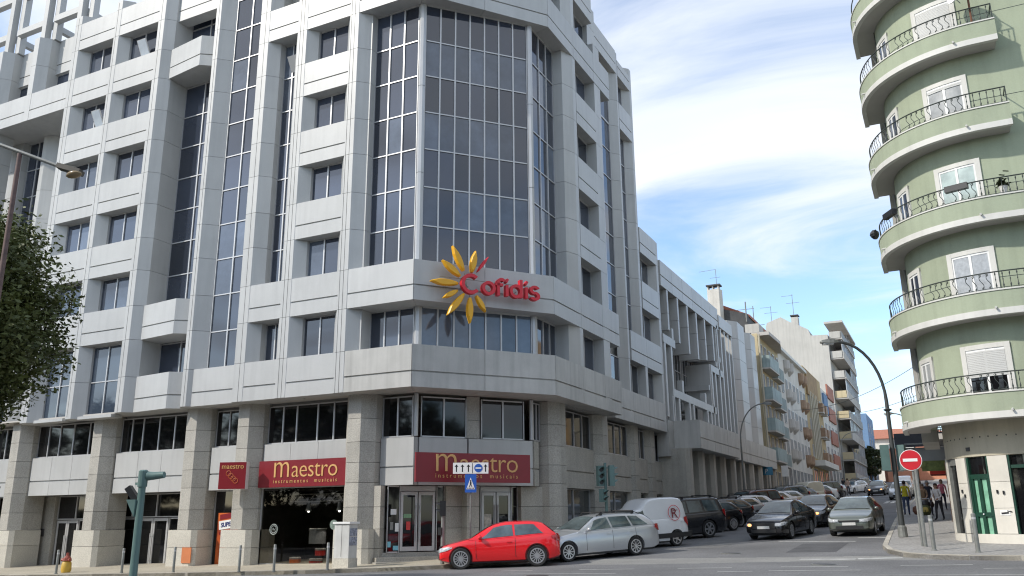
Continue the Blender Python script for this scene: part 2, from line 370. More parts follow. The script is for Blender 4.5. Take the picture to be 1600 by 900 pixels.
for k, (x0, x1, y0, y1) in enumerate(((-9.4, -6.9, 20.2, 22.3), (-5.2, -3.6, 30.6, 34.4), (-9.2, -7.9, 33.0, 38.0), (1.6, 5.0, 22.6, 23.8), (-16, -13.4, 20.6, 21.6), (-8.5, -7.2, 50, 62))):
    mb = MB(); nseg = max(1, int((y1-y0)/1.5))
    for j in range(nseg):
        ya, yb = y0+(y1-y0)*j/nseg, y0+(y1-y0)*(j+1)/nseg; mb.quad(*[(a, t, G(a, t)+.0045) for a, t in ((x0, ya), (x1, ya), (x1, yb), (x0, yb))])
    struct('asphalt_patch', mb, mat('patch_asphalt_%d' % (k % 2), (.085, .085, .088) if k % 2 else (.145, .144, .14), .85, var=.2, fine=.25, fs=22))
for k, (x, y) in enumerate(((-7.0, 30.6), (-3.4, 26.0), (-10.4, 22.2))):
    z = G(x, y); o = thing('manhole_cover', ['round iron manhole cover in the side street mouth', 'round iron manhole cover on the pale crossing band', 'round iron manhole cover in the near lane before the red car'][k], 'manhole cover', (x, y, z), 'manhole covers')
    part('rim', MB().lathe([(.36, z-.02), (.36, z+.012)], 20, (x, y, 0)), M_POLE, o); part('lid', MB().lathe([(.31, z), (.31, z+.017)], 20, (x, y, 0)), mat('cast_iron', (.05, .05, .052), .6, var=.3, vs=20), o)
cw = MB()
for i in range(6):
    x = -4.9+i*.45; cw.quad(*[(a, t, G(a, t)+.005) for a, t in ((x, 74), (x+.3, 74), (x+.3, 79), (x, 79))])
struct('zebra_crossing', cw, M_LINE)

# ================================================================== grey office block
T0, AR, AR2 = 25.375, -13.15, -13.75
S0_ = 3.207
def g(n): return 6.77+S0_*n
ZB, ZT = -.57, .98
OB = thing('office_building', 'large grey panelled corner office block with tall dark glass bay and red shop signs', 'office building', (-18, 30, 0))
def cl(poly, z0, z1, name='cladding_panel', m=None, parent=None):
    return part(name, MB().prism(poly, z0, z1), m or M_CLAD, parent or OB)
def shrink(poly, e): return poly
def spandrel(P, thick, z0, zg, z1, i0=True, m=None, name='spandrel_panel', gap=.008, groove=True):
    """band along a mitred plan polyline, one object per segment, with a recessed shadow joint"""
    O = offs(P, thick); Gv = offs(P, .06)
    res = []
    for i in range(len(P)-1):
        def q(A, B, Cc, D): return [A, B, Cc, D]
        p, r, o1, o0, g0, g1 = [Vector(v) for v in (P[i], P[i+1], O[i+1], O[i], Gv[i], Gv[i+1])]
        d = (r-p).normalized()*gap
        p, o0, g0 = p+d, o0+d, g0+d; r, o1, g1 = r-d, o1-d, g1-d
        mb = MB(); tt = lambda *a: [(v.x, v.y) for v in a]
        if groove:
            e = .35 if (r-p).length > 1.2 and groove != 'full' else 0
            mb.prism(tt(p, r, o1, o0), z0, zg-.03); mb.prism(tt(g0, g1, o1, o0), zg-.03, zg+.03); mb.prism(tt(p, r, o1, o0), zg+.03, z1)
        else: mb.prism(tt(p, r, o1, o0), z0, z1)
        res.append(part(name, mb, m or M_CLAD, OB))
    return res
def window(P, z0, z1, nx, zs=None, fw_=.06, depth=.08, m=None, parent=None, edge=.05, name='window', alt=None, xs=None):
    """glazed screen along a plan segment P0->P1 (outward normal to the right of travel); frame is the part, panes its sub-parts"""
    a, b = Vector(P[0]), Vector(P[1]); d = b-a; L = d.length; d.normalize(); n = Vector((d.y, -d.x))
    zs = [z0]+list(zs or [])+[z1]
    xs = [0]+(list(xs) if xs else [L*i/nx for i in range(1, nx)])+[L]
    mb = MB()
    def b3(x0, x1, za, zb, y0, y1):
        p0 = a+d*x0; p1 = a+d*x1
        mb.prism([tuple(p0+n*y0), tuple(p1+n*y0), tuple(p1+n*y1), tuple(p0+n*y1)], za, zb)
    for i, x in enumerate(xs):
        w = edge if i in (0, len(xs)-1) else fw_
        b3(max(0, x-w/2) if i else 0, min(L, x+w/2) if i < len(xs)-1 else L, z0, z1, 0, depth)
    for j, z in enumerate(zs):
        w = fw_*.8
        for i in range(len(xs)-1):
            e0 = edge if i == 0 else fw_/2; e1 = edge if i == len(xs)-2 else fw_/2
            lo = z if j == 0 else z-w/2; hi = z if j == len(zs)-1 else z+w/2
            if hi-lo < .04: lo, hi = (z, z+w) if j == 0 else (z-w, z)
            b3(xs[i]+e0, xs[i+1]-e1, lo, hi, 0, depth-.01)
    fr = part(name, mb, M_ALU, parent or OB)
    for j in range(len(zs)-1):
        for i in range(len(xs)-1):
            p0 = a+d*(xs[i]+.01); p1 = a+d*(xs[i+1]-.01); k = MB()
            y0, y1 = .012, .03; tl = random.uniform(-.004, .004)
            k.add([(*(p0+n*y0), zs[j]+.01), (*(p1+n*y0), zs[j]+.01), (*(p1+n*y0), zs[j+1]-.01), (*(p0+n*y0), zs[j+1]-.01),
                   (*(p0+n*(y1+tl)), zs[j]+.01), (*(p1+n*(y1-tl)), zs[j]+.01), (*(p1+n*(y1-tl)), zs[j+1]-.01), (*(p0+n*(y1+tl)), zs[j+1]-.01)],
                  [(3, 2, 1, 0), (4, 5, 6, 7), (0, 1, 5, 4), (1, 2, 6, 5), (2, 3, 7, 6), (3, 0, 4, 7)])
            mm = (alt(i, j) if alt else None) or m or M_GLS
            part('pane', k, mm, fr)
    return fr
def pier(poly, levels, name='pier_panel', m=None):
    for i in range(len(levels)-1):
        cl(poly, levels[i]+.007, levels[i+1]-.007, name, m)
def levels(n0, n1, zlo=None, zhi=None):
    L = []
    for n in range(n0, n1+1): L += [g(n)+ZB, g(n)+ZT]
    if zlo is not None: L = [zlo]+[z for z in L if z > zlo+.3]
    if zhi is not None: L = [z for z in L if z < zhi-.3]+[zhi]
    return L
DP = .55
# --- core and dark joint backing
core = MB()
core.prism([(-38.3, 26.6), (-31.3, 26.6), (-31.3, 27.1), (-28.0, 27.1), (-28.0, 26.35), (-19.4, 26.35), (-19.4, 26.9), (-17.4, 26.9), (-14.4, 30.4), (-14.4, 32.3), (-13.9, 32.9), (-13.9, 36.3), (-14.45, 36.4), (-14.45, 43.2), (-26, 43.2), (-38.3, 43.2)], 6.3, 27.0)
core.prism([(-25.3, 26.4), (-17.2, 26.4), (-14.1, 30.4), (-14.1, 35.4), (-25.3, 35.4)], 26.9, 31)
core.prism([(-60, 27.9), (-38.3, 27.9), (-38.3, 43), (-60, 43)], 6.3, 26.6)
core.prism([(-14.45, 43.2), (-14.45, 46.4), (-26, 46.4), (-26, 43.2)], 6.3, 16.6)
core.prism([(-60, 29.5), (-20.2, 29.5), (-17.2, 33.5), (-16.5, 46.4), (-60, 46.4)], -1.2, 6.35)
part('core_wall', core, M_CLADW, OB)
# --- L side piers
def pierL(al, ar, c, z0, z1, back=None, lv=None, cl_=None):
    cL = c if cl_ is None else cl_; b = T0+(back or DP+.25)
    poly = [(al, T0), (ar, T0), (ar+c, T0+c), (ar+c, b), (al-cL, b), (al-cL, T0+cL)]
    pier(poly, lv or levels(0, 6, z0, z1))
PL = {1: (-20.2, -19.76, .39), 2: (-23.04, -22.54, .38), 3: (-25.26, -24.72, .40), 4: (-28.1, -27.8, .54), 5: (-32.03, -31.6, .39), 6: (-35.23, -34.85, .41), 7: (-38.39, -37.9, .44)}
pierL(*PL[1], 6.2, 31); pierL(*PL[2], 6.2, 31); pierL(*PL[3], 6.2, 31, back=1.3)
pierL(*PL[4], 6.2, 27.2, back=1.5); pierL(*PL[5], 6.2, 27.6, back=1.6)
pierL(*PL[6], 6.1, 27.5); pierL(*PL[7], 6.1, 27.5, back=2.4)
# thin vertical joints on the pier fronts
for a, z0, z1 in ((-20.13, 6.2, 31), (-19.96, 6.2, 31), (-22.9, 6.2, 31), (-22.72, 6.2, 31), (-24.95, 6.2, 31), (-27.93, 6.2, 27), (-31.85, 6.2, 27.5), (-35.1, 6.2, 27.4), (-38.15, 6.2, 27.4)):
    part('vertical_joint', MB().box(a-.009, a+.009, T0-.003, T0+.02, z0, z1), M_JOINT, OB)
# --- L side bands
def bandL(a0, a1, n, thick=.5, dz=0): spandrel([(a0, T0+.012), (a1, T0+.012)], thick, g(n)+ZB, g(n), g(n)+ZT)
for n in (1, 2, 3, 4, 5, 6):
    bandL(PL[6][1], PL[5][0], n)
    bandL(PL[7][1], PL[6][0], n)
for n in (0, 1, 2, 3, 4, 5, 6, 7): bandL(PL[2][1], PL[1][0], n)
for n in (0, 1, 5, 6, 7): bandL(PL[3][1], PL[2][0], n, thick=.9)
spandrel([(-28.05, T0+.15), (-25.3, T0+.15)], .6, g(0)+ZB, g(0), g(0)+ZT)
bandL(-25.24, -24.74, 0)
def winL(a0, a1, z0, z1, nx=2, t=None, zs=None, **k): return window([(a0, t or T0+DP), (a1, t or T0+DP)], z0, z1, nx, zs, **k)
def curt(i, j): return M_GLS2 if random.random() < .16 else None
for n in range(0, 7): winL(PL[2][1]+.36, PL[1][0]-.36, g(n)+ZT, g(n+1)+ZB, alt=curt)
for n in range(1, 6):
    winL(PL[6][1]+.40, PL[5][0]-.36, g(n)+ZT, g(n+1)+ZB, alt=curt)
    winL(PL[7][1]+.42, PL[6][0]-.38, g(n)+ZT, g(n+1)+ZB, alt=curt)
# opened hopper panes
for (a, n) in ((-33.2, 5), (-36.0, 4)):
    mb = MB(); mb.obox((a, T0+.30, g(n)+ZT+.55), (1, 0, 0), .62, .04, 1.05, uz=(0, -.5, 1)); part('open_window_sash', mb, M_ALU, OB)
    mb = MB(); mb.obox((a, T0+.285, g(n)+ZT+.55), (1, 0, 0), .54, .03, .96, uz=(0, -.5, 1)); part('pane', mb, mat('bright_glass', (.55, .6, .65), .05, spec=.8), OB)
# two-storey glazing of the left bays, above the ground-floor canopy
for a0, a1 in ((PL[6][1]+.38, PL[5][0]-.36), (PL[7][1]+.42, PL[6][0]-.36)):
    winL(a0, a1, 6.2, g(1)+ZB, zs=[7.75], m=mat('sky_glass', (.04, .055, .08), .04, spec=1.0, var=.1))
    part('window_ledge', MB().box(a0-.05, a1+.05, T0+.1, T0+.66, 6.06, 6.19), M_CLAD, OB)
rows = [g(1)+ZT+1.6035*i for i in range(0, 14)]
# tall strip S2 between piers 3 and 2
winL(PL[3][1]+.40, PL[2][0]-.3, g(1)+ZT, g(5)+ZB, t=T0+.75, zs=rows[1:7], alt=curt)
winL(PL[3][1]+.40, PL[2][0]-.3, g(0)+ZT, g(1)+ZB, t=T0+.75)
mb = MB(); mb.obox((-23.5, T0+.45, g(4)+ZT+.5), (1, 0, 0), .6, .04, .7, uz=(0, -.6, 1)); part('open_window_sash', mb, M_ALU, OB)
# tall strip S1
winL(PL[4][1]+.54, PL[3][0]-.05, g(0)+ZT, 27.2, t=T0+.56, zs=[g(0)+ZT+1.6035*i for i in range(1, 12)], alt=curt)
# S0 recessed oriel with three balconies
winL(-31.2, -28.65, 6.2, 26.8, t=26.82, zs=[g(0)+ZT+1.6035*i for i in range(0, 12)], xs=[1.3])
pier([(-28.66, T0+.9), (-28.45, T0+.55), (-28.4, 27.0), (-28.66, 27.0)], levels(0, 5, 6.2, 26.8))
for n in (0, 1, 5):
    P = [(-31.22, T0+.30), (-28.95, T0+.02), (-28.12, T0+.62)]
    Gv = offs(P, .06); mb = MB(); back = [(-28.12, 26.8), (-31.22, 26.8)]
    mb.prism(P+back, g(n)+ZB, g(n)-.03); mb.prism(Gv+[(-28.12, 26.79), (-31.2, 26.79)], g(n)-.03, g(n)+.03); mb.prism(P+back, g(n)+.03, g(n)+ZT)
    part('balcony', mb, M_CLAD, OB)
spandrel([(-31.6, T0+.5), (-28.6, T0+.5)], .6, g(6)+ZB, g(6), g(6)+ZT)
# --- corner: bands and glazed bay
F0 = (-16.74, T0); F1 = (-13.15, 30.03)
CP = [(-19.74, T0), F0, F1, (-13.15, 37.62)]
e = Vector(F1)-Vector(F0); mid = tuple(Vector(F0)+e*.49)
for n in (0, 1, 5, 6, 7):
    P = [(-19.74, T0), F0, mid, F1, (-13.15, 32.9)]
    if n in (6,): P = P
    spandrel(P, 1.05 if n in (0, 1, 5) else .5, g(n)+ZB, g(n), g(n)+ZT, groove='full', m=M_CLADW if n == 0 else None)
    if n < 6:
        for t0, t1 in ((32.9, 35.45), (35.45, 37.65)): spandrel([(AR, t0), (AR, t1)], .9, g(n)+ZB, g(n), g(n)+ZT, m=M_CLADW if n == 0 else None)
    else: spandrel([(AR, 32.9), (AR, 35.45)], .5, g(n)+ZB, g(n), g(n)+ZT)
C1, C2 = (-17.08, 26.15), (-13.92, 29.64)
E1, E2 = (-17.2, 26.42), (-14.05, 30.0)
def alt_front(i, j):
    return M_GLS2 if j % 2 == 1 and random.random() < .8 else None
def alt_side(i, j): return M_GLS2 if (j % 2 == 1 and random.random() < .35) else None
zr = rows[1:7]
def bay(c1, c2, l0, r1, z0, z1, zs, af, as_):
    window([(l0, c1[1]), (c1[0]-.12, c1[1])], z0, z1, 3, zs, alt=as_, name='glass_bay_window')
    d = (Vector(c2)-Vector(c1)).normalized()*.12
    window([tuple(Vector(c1)+d), tuple(Vector(c2)-d)], z0, z1, 7, zs, alt=af, name='glass_bay_window')
    window([(c2[0], c2[1]+.12), (c2[0], r1)], z0, z1, 3, zs, alt=as_, name='glass_bay_window')
    for c in (c1, c2):
        for i in range(len([z0]+zs)//3+1):
            za = z0+(z1-z0)*i/(len([z0]+zs)//3+1)+.01; zb = z0+(z1-z0)*(i+1)/(len([z0]+zs)//3+1)-.01
            part('corner_post', MB().lathe([(.14, za), (.14, zb)], 8, (c[0]+.02, c[1], 0)), M_ALU, OB)
bay(C1, C2, -19.33, 32.03, g(1)+ZT, g(5)+ZB, zr, alt_front, alt_side)
bay(E1, E2, -19.33, 32.03, g(0)+ZT, g(1)+ZB, [], lambda i, j: M_GLS2, alt_side)
# upper floor behind the top band of the corner
bay(C1, C2, -19.33, 32.03, g(5)+ZT, g(6)+ZB, [], lambda i, j: None, alt_side)
bay(C1, C2, -19.33, 32.03, g(6)+ZT, g(7)+ZB, [], lambda i, j: None, alt_side)
# P1 inner jamb and R1 pier
pier([(-19.37, T0+.39), (-19.32, T0+.39), (-19.32, 26.6), (-19.37, 26.6)], levels(0, 6, 6.2, 31))
pier([(-14.5, 32.05), (-13.41, 32.05), (AR-.02, 32.74), (AR-.02, 33.08), (-13.75, 33.12), (-14.5, 33.12)], levels(0, 7, 6.2, 31))
# --- R side
def winR(t0, t1, a, z0, z1, nx=2, zs=None, **k): return window([(a, t0), (a, t1)], z0, z1, nx, zs, **k)
for n in range(0, 7): winR(33.12, 35.5, AR-.56, g(n)+ZT, g(n+1)+ZB, alt=curt)
for n in (2, 3, 4): spandrel([(AR-.012, 33.1), (AR-.012, 35.54)], .5, g(n)+ZB, g(n), g(n)+ZT)
pier([(AR-.9, 35.54), (AR-.02, 35.54), (AR-.02, 36.35), (AR-.25, 36.45), (AR-.9, 36.45)], levels(0, 5, 6.2, 24.4))
pier([(AR-.9, 35.54), (AR-.3, 35.54), (AR-.3, 36.6), (AR-.9, 36.9)], [24.43, 25.6, 26.85])
winR(36.5, 40.2, AR2-.44, g(1)+ZT, g(5)+ZB, 3, zs=rows[1:7]); winR(36.5, 40.2, AR2-.44, 6.4, g(1)+ZB, 3, zs=[g(0)+ZT])
pier([(AR2-.44, 40.2), (AR2-.02, 40.68), (AR2-.02, 40.9), (AR2-.44, 40.95)], levels(0, 6, 6.2, 26.8))
winR(40.97, 42.5, AR2-.44, g(1)+ZT, g(5)+ZB, 2, zs=rows[1:7])
pier([(AR2-.44, 42.5), (AR2-.02, 42.98), (AR2-.02, 43.3), (AR2-.6, 43.35), (AR2-1.5, 43.35), (AR2-1.5, 42.5)], levels(1, 6, g(1)+ZT, 26.9))
spandrel([(AR2-.01, 36.9), (AR2-.01, 40.66)], .5, g(6)+ZB, g(6), 26.85)
spandrel([(AR2-.012, 40.92), (AR2-.012, 42.96)], .5, g(6)+ZB, g(6), 26.4)
winR(37.0, 40.2, AR2-.44, g(5)+ZB, g(6)+ZB, 2); winR(40.97, 42.5, AR2-.44, g(5)+ZT, g(6)+ZB, 2)
spandrel([(AR2-.012, 40.92), (AR2-.012, 42.96)], .5, g(5)+ZB, g(5), g(5)+ZT)
for n in (0, 1): spandrel([(AR2-.0, 38.3), (AR2-.0, 41.1), (AR2, 43.7), (AR2, 46.4)] if n == 0 else [(AR2, 41.12), (AR2, 43.7), (AR2, 46.4)], .6, g(n)+ZB, g(n), g(n)+ZT, m=M_CLADW if n == 0 else None)
for n in (2, 3): spandrel([(AR2, 43.42), (AR2, 46.35)], .5, g(n)+ZB, g(n), g(n)+(ZT if n < 3 else .9))
for n in (0, 1, 2): winR(43.6, 46.0, AR2-.5, g(n)+ZT, g(n+1)+ZB, 2)
winR(41.2, 43.3, AR2-.5, g(0)+ZT, g(1)+ZB, 2)
pier([(AR2-.5, 43.35), (AR2-.01, 43.35), (AR2-.01, 43.72), (AR2-.5, 43.72)], levels(0, 1, g(0)+ZT, g(1)+ZB+.01))
pier([(AR2-.6, 46.05), (AR2-.02, 46.37), (AR2-.02, 46.75), (AR2-.6, 46.8)], levels(0, 3, 6.2, 17.3))
# --- upper left: canopy bay, recessed strip and roof frames
P8, P9, P10 = -41.5, -44.65, -47.8
for a0, a1 in ((P8+.2, -38.4), (P9+.2, P8-.2), (P10+.2, P9-.2), (P10-3, P10-.2)):
    spandrel([(a0, T0+.01), (a1, T0+.01)], 2.2, g(5)+ZB, g(5), g(5)+ZT)
    spandrel([(a0, T0+.9), (a1, T0+.9)], .35, g(6)+ZB-.2, g(6)-.2, 27.3, groove=True)
    window([(a0+.3, T0+1.1), (a1-.2, T0+1.1)], g(5)+ZT, g(6)+ZB-.2, 2, alt=curt)
for p in (P8, P9, P10):
    cl([(p-.2, T0), (p+.2, T0), (p+.2, T0+2.2), (p-.2, T0+2.2)], g(5)+ZB, g(5)+ZT)
    pier([(p-.2, T0), (p+.2, T0), (p+.6, T0+.45), (p+.6, T0+1.3), (p-.2, T0+1.3)], [g(5)+ZT, 25.5, 27.2])
# roof frame: posts and beams
for p in (-38.6, P8, P9, P10):
    for q, s in ((0, .17), (.55, .17)):
        part('frame_post', MB().box(p+q-s, p+q+s, T0+.25+q*.5, T0+.6+q*.5, 27.22, 31.5), M_CLAD, OB)
for z in (28.15, 30.6):
    for a0, a1 in ((P8+.73, -38.78), (P9+.73, P8-.18), (P10+.73, P9-.18)):
        part('frame_beam', MB().box(a0, a1, T0+.28, T0+.62, z, z+.36), M_CLAD, OB)
for p in (-38.6, P8, P9, P10): part('frame_beam', MB().box(p-.14, p+.14, T0+.63, T0+4.5, 28.17, 28.5), M_CLAD, OB)
for z in (28.15,): part('frame_beam', MB().box(P10-1, -38.8, T0+4.51, T0+4.8, z, z+.35), M_CLAD, OB)
# recess under the canopy
def box_levels(a0, a1, t0, t1, z0, z1, lv=None): pier([(a0, t0), (a1, t0), (a1, t1), (a0, t1)], lv or levels(0, 5, z0, z1))
winL(-44.0, -42.4, 6.2, g(5)+ZB, t=27.5, zs=[g(0)+ZT+1.6035*i for i in range(0, 9)], xs=[.8])
pier([(-42.35, 27.1), (-42.05, 27.1), (-41.1, 27.7), (-41.1, 27.9), (-42.35, 27.9)], levels(0, 5, 6.2, g(5)+ZB))
winL(-41.05, -38.4, 6.2, g(5)+ZB, t=27.75, zs=[g(0)+ZT+1.6035*i for i in range(0, 9)])
pier([(-45.3, 27.1), (-44.05, 27.1), (-44.05, 27.9), (-45.3, 27.9)], levels(0, 5, 6.2, g(5)+ZB))
pier([(P9-.4, T0), (P9+.05, T0), (P9+.45, T0+.4), (P9+.45, T0+1.2), (P9-.4, T0+1.2)], levels(0, 4, 6.2, g(5)+ZB))
winL(-60, -45.35, 6.2, g(5)+ZB, t=27.6, nx=8, zs=[g(0)+ZT+1.6035*i for i in range(0, 9)])

# --- ground floor: granite columns
zj = [1.30, 2.08, 2.95, 3.68, 4.43, 5.3, 6.22]
def column(poly, base_poly, zb, top=6.22, m=M_GRAN, mb_=M_GRAN2):
    if base_poly: pier(base_poly, [zb, .62, 1.30], 'granite_slab', mb_)
    pier(poly, ([1.3] if base_poly else [zb, .62, 1.30])+[z for z in zj[1:] if z < top-.1]+[top], 'granite_slab', m)
TCc = 26.07
for (cx, zb) in ((-59, -1.3), (-53.5, -1.2), (-48, -1.1), (-43, -.9), (-39.55, -.75), (-33.83, -.62), (-28.08, -.5), (-25.2, -.42), (-19.68, -.2)):
    b = TCc+1.4
    column([(cx-.30, TCc), (cx+.28, TCc), (cx+.68, TCc+.42), (cx+.68, b), (cx-.68, b), (cx-.68, TCc+.42)],
           [(cx-.72, TCc-.06), (cx+.56, TCc-.06), (cx+.74, TCc+.1), (cx+.74, b), (cx-.72, b)], zb)
# bays between columns: strip windows, spandrels
bays = [(-42.2, -40.3), (-38.85, -34.55), (-33.1, -28.8), (-27.35, -25.9), (-24.5, -20.38)]
mulls = {1: [.75, 1.55, 2.5, 3.6], 2: [.65, 1.35, 2.35, 3.3], 3: [.72], 4: [.75, 1.45, 2.5, 3.3], 0: [.9]}
for k, (a0, a1) in enumerate(bays):
    tw = TCc+.75
    window([(a0, tw), (a1, tw)], 4.6, 6.12, 2, xs=[x for x in mulls[k] if x < a1-a0-.3], m=M_GLSD, depth=.07, edge=.05)
    nseg = 3 if a1-a0 > 2 else 1
    for i in range(nseg):
        x0 = a0+(a1-a0)*i/nseg; x1 = a0+(a1-a0)*(i+1)/nseg
        z0 = 2.85
        spandrel([(x0, tw-.25), (x1, tw-.25)], .4, z0, 3.5, 4.58)
    cl([(a0, tw+.12), (a1, tw+.12), (a1, tw+1.2), (a0, tw+1.2)], 6.12, 6.3, 'soffit_panel', M_SOFF)
# continuous soffit over the colonnade
for P in ([(-60, T0+.35), (-28.1, T0+.35), (-28.1, 28.5), (-60, 28.5)], [(-28.09, T0+.55), (-19.8, T0+.55), (-19.8, 28.5), (-28.09, 28.5)],
          [(-19.79, T0+1.0), (-17.2, T0+1.0), (-14.2, 30.4), (-14.2, 38), (-19.79, 38)]):
    cl(P, 6.235, 6.3, 'soffit_panel', M_SOFF)
for P in ([(-14.2, 38.01), (-14.2, 46.4), (-18, 46.4), (-18, 38.01)],): cl(P, 6.235, 6.3, 'soffit_panel', M_SOFF)
# ground-level recess walls and doors, left bays
def door_leaf(P0, P1, z0, z1, parent, m=M_GLSD, frame=M_ALU, handle=True, hside=1):
    a, b = Vector(P0), Vector(P1); d = b-a; L = d.length; d.normalize(); n = Vector((d.y, -d.x)); mb = MB(); w = .11
    def b3(mb, x0, x1, za, zb, y0, y1):
        p0, p1 = a+d*x0, a+d*x1; mb.prism([tuple(p0+n*y0), tuple(p1+n*y0), tuple(p1+n*y1), tuple(p0+n*y1)], za, zb)
    b3(mb, .01, w, z0, z1, 0, .06); b3(mb, L-w, L-.01, z0, z1, 0, .06); b3(mb, w, L-w, z0, z0+.16, 0, .055); b3(mb, w, L-w, z1-.12, z1, 0, .055)
    dr = part('door', mb, frame, parent)
    mb = MB(); b3(mb, w-.01, L-w+.01, z0+.15, z1-.11, .02, .035); part('pane', mb, m, dr)
    if handle:
        x = L-w/2 if hside > 0 else w/2; p = a+d*x+n*.12
        mb = MB(); mb.tube([(p.x, p.y, z0+.35), (p.x, p.y, z0+1.65)], .022, 8)
        for z in (z0+.5, z0+1.5):
            q = a+d*x+n*.05; mb.tube([(q.x, q.y, z), (p.x, p.y, z)], .014, 6)
        part('door_handle', mb, M_ALU, dr)
    return dr
tw = TCc+1.6
# bay AB: granite return wall + doors ; bay BC: doors
cl([(-41.6, tw), (-38.3, tw), (-38.3, tw+.5), (-41.6, tw+.5)], -.9, 2.85, 'granite_wall', M_GRAN)
part('wall_vent', MB().box(-39.1, -38.85, tw-.02, tw, 1.0, 1.35), M_JOINT, OB)
for x0, x1, s in ((-38.2, -37.45, 1), (-37.45, -36.7, -1)): door_leaf((x0, tw+.2), (x1, tw+.2), -.6, 1.72, OB, hside=s)
window([(-38.25, tw+.22), (-34.4, tw+.22)], 1.76, 2.85, 3, m=M_GLSD); window([(-36.66, tw+.22), (-34.4, tw+.22)], -.6, 1.74, 2, m=M_GLSD)
for x0, x1, s in ((-32.7, -31.77, 1), (-31.77, -30.84, -1)): door_leaf((x0, tw+.2), (x1, tw+.2), -.5, 1.78, OB, hside=s)
window([(-34.7, tw+.22), (-28.6, tw+.22)], 1.82, 2.85, 4, m=M_GLSD)
window([(-34.7, tw+.22), (-32.74, tw+.22)], -.5, 1.79, 2, m=M_GLSD, fw_=.14); window([(-30.8, tw+.22), (-28.6, tw+.22)], -.5, 1.79, 2, m=M_GLSD)
window([(-46, tw+.2), (-41.7, tw+.2)], -.8, 2.85, 4, m=M_GLSD)
# bay CD: narrow shop window with an orange poster
window([(-27.35, TCc+1.0), (-25.9, TCc+1.0)], -.35, 2.85, 1, m=M_GLSD)
pst = MB().box(-27.05, -25.95, TCc+.86, TCc+.9, -.15, 1.95); po = part('poster', pst, mat('poster_red', (.50, .07, .02), .4, var=.5, vs=1.4, col2=(.75, .17, .03)), OB)
part('poster_disc', MB().disc((-26.25, TCc+.845, .85), (0, 1, 0), .28, .02), mat('poster_grey', (.35, .38, .42), .4), po)
part('poster_band', MB().obox((-26.5, TCc+.85, 1.83), (1, 0, .12), .85, .012, .2), M_RED, po); part('poster_band', MB().obox((-26.5, TCc+.85, 1.22), (1, 0, .2), .85, .012, .1), M_RED, po)
mb = MB().obox((-26.5, TCc+.845, 1.5), (1, 0, .12), .9, .012, .34); part('poster_panel', mb, M_WHITE, po)
place_text('poster_lettering', 'SUPER', .24, mat('navy_letter', (.03, .04, .15), .4), po, (-26.5, TCc+.832, 1.42), (1, 0, .12), extrude=.003, bold=.008)
# --- music shop window bay DE
SH = OB
window([(-24.5, TCc+.62), (-20.38, TCc+.62)], -.02, 2.92, 1, m=M_SHOPG, edge=.08, name='shop_window')
room = MB()
room.box(-24.5, -20.4, TCc+3.3, TCc+3.4, -.3, 2.9); room.box(-24.6, -24.5, TCc+.7, TCc+3.4, -.3, 2.9); room.box(-20.4, -20.3, TCc+.7, TCc+3.4, -.3, 2.9); room.box(-24.5, -20.4, TCc+.7, TCc+3.3, 2.8, 2.9)
part('shop_interior', room, mat('dark_interior', (.02, .016, .014), .8), OB)
part('window_plinth', MB().box(-24.45, -20.4, TCc+.45, TCc+3.3, -.4, -.03), M_TRIM, OB)
# displayed drums
def drum(x, t, z, r, h, c, lab):
    o = thing('drum', lab, 'drum', (x, t, z), 'drums in the shop window')
    part('shell', MB().lathe([(r, z), (r, z+h)], 18, (x, t, 0)), c, o); part('drum_head', MB().lathe([(r*1.03, z+h), (r*1.03, z+h+.02)], 18, (x, t, 0)), M_WHITE, o)
    part('hoop', MB().lathe([(r*1.05, z+h-.05), (r*1.05, z+h-.01)], 18, (x, t, 0)), M_RIM, o)
drum(-22.3, TCc+1.4, .75, .33, .55, mat('clear_shell', (.25, .26, .28), .2), 'large clear-shelled drum raised on a stand in the shop window')
drum(-23.1, TCc+1.1, -.03, .22, .26, mat('orange_shell', (.75, .16, .01), .3), 'small bright orange drum low in the shop window')
drum(-22.0, TCc+1.0, -.03, .26, .22, mat('red_shell', (.55, .03, .02), .3), 'small red drum beside the orange drum in the shop window')
drum(-22.05, TCc+1.3, .32, .2, .24, mat('red_shell', (.55, .03, .02), .3), 'small red drum stacked under the clear-shelled drum')
mb = MB()
for z in (2.35, 2.62): mb.tube([(-23.6, TCc+1.2, z), (-20.5, TCc+1.2, z)], .022, 6)
for i in range(10): mb.tube([(-23.6+i*.31, TCc+1.2, 2.35 if i % 2 else 2.62), (-23.6+(i+1)*.31, TCc+1.2, 2.62 if i % 2 else 2.35)], .012, 5)
part('lighting_truss', mb, M_ALU, OB)
for x in (-22.6, -21.1):
    s_ = part('spot_lamp', MB().lathe([(.05, 2.3), (.11, 2.05), (.12, 1.98)], 12, (x, TCc+1.15, 0)), M_ALU, OB)
    part('bulb', MB().blob((x, TCc+1.15, 1.97), .05), mat('lit_bulb', (1, 1, 1), .3, emit=((1, .97, .9), 8)), s_)
    pl = bpy.data.lights.new('spot_lamp_light', 'SPOT'); pl.energy = 60; pl.spot_size = radians(110); pl.color = (1, .93, .82); pl.shadow_soft_size = .05; po_ = bpy.data.objects.new('spot_lamp_light', pl); COL.objects.link(po_); po_.location = (x, TCc+1.15, 1.90)
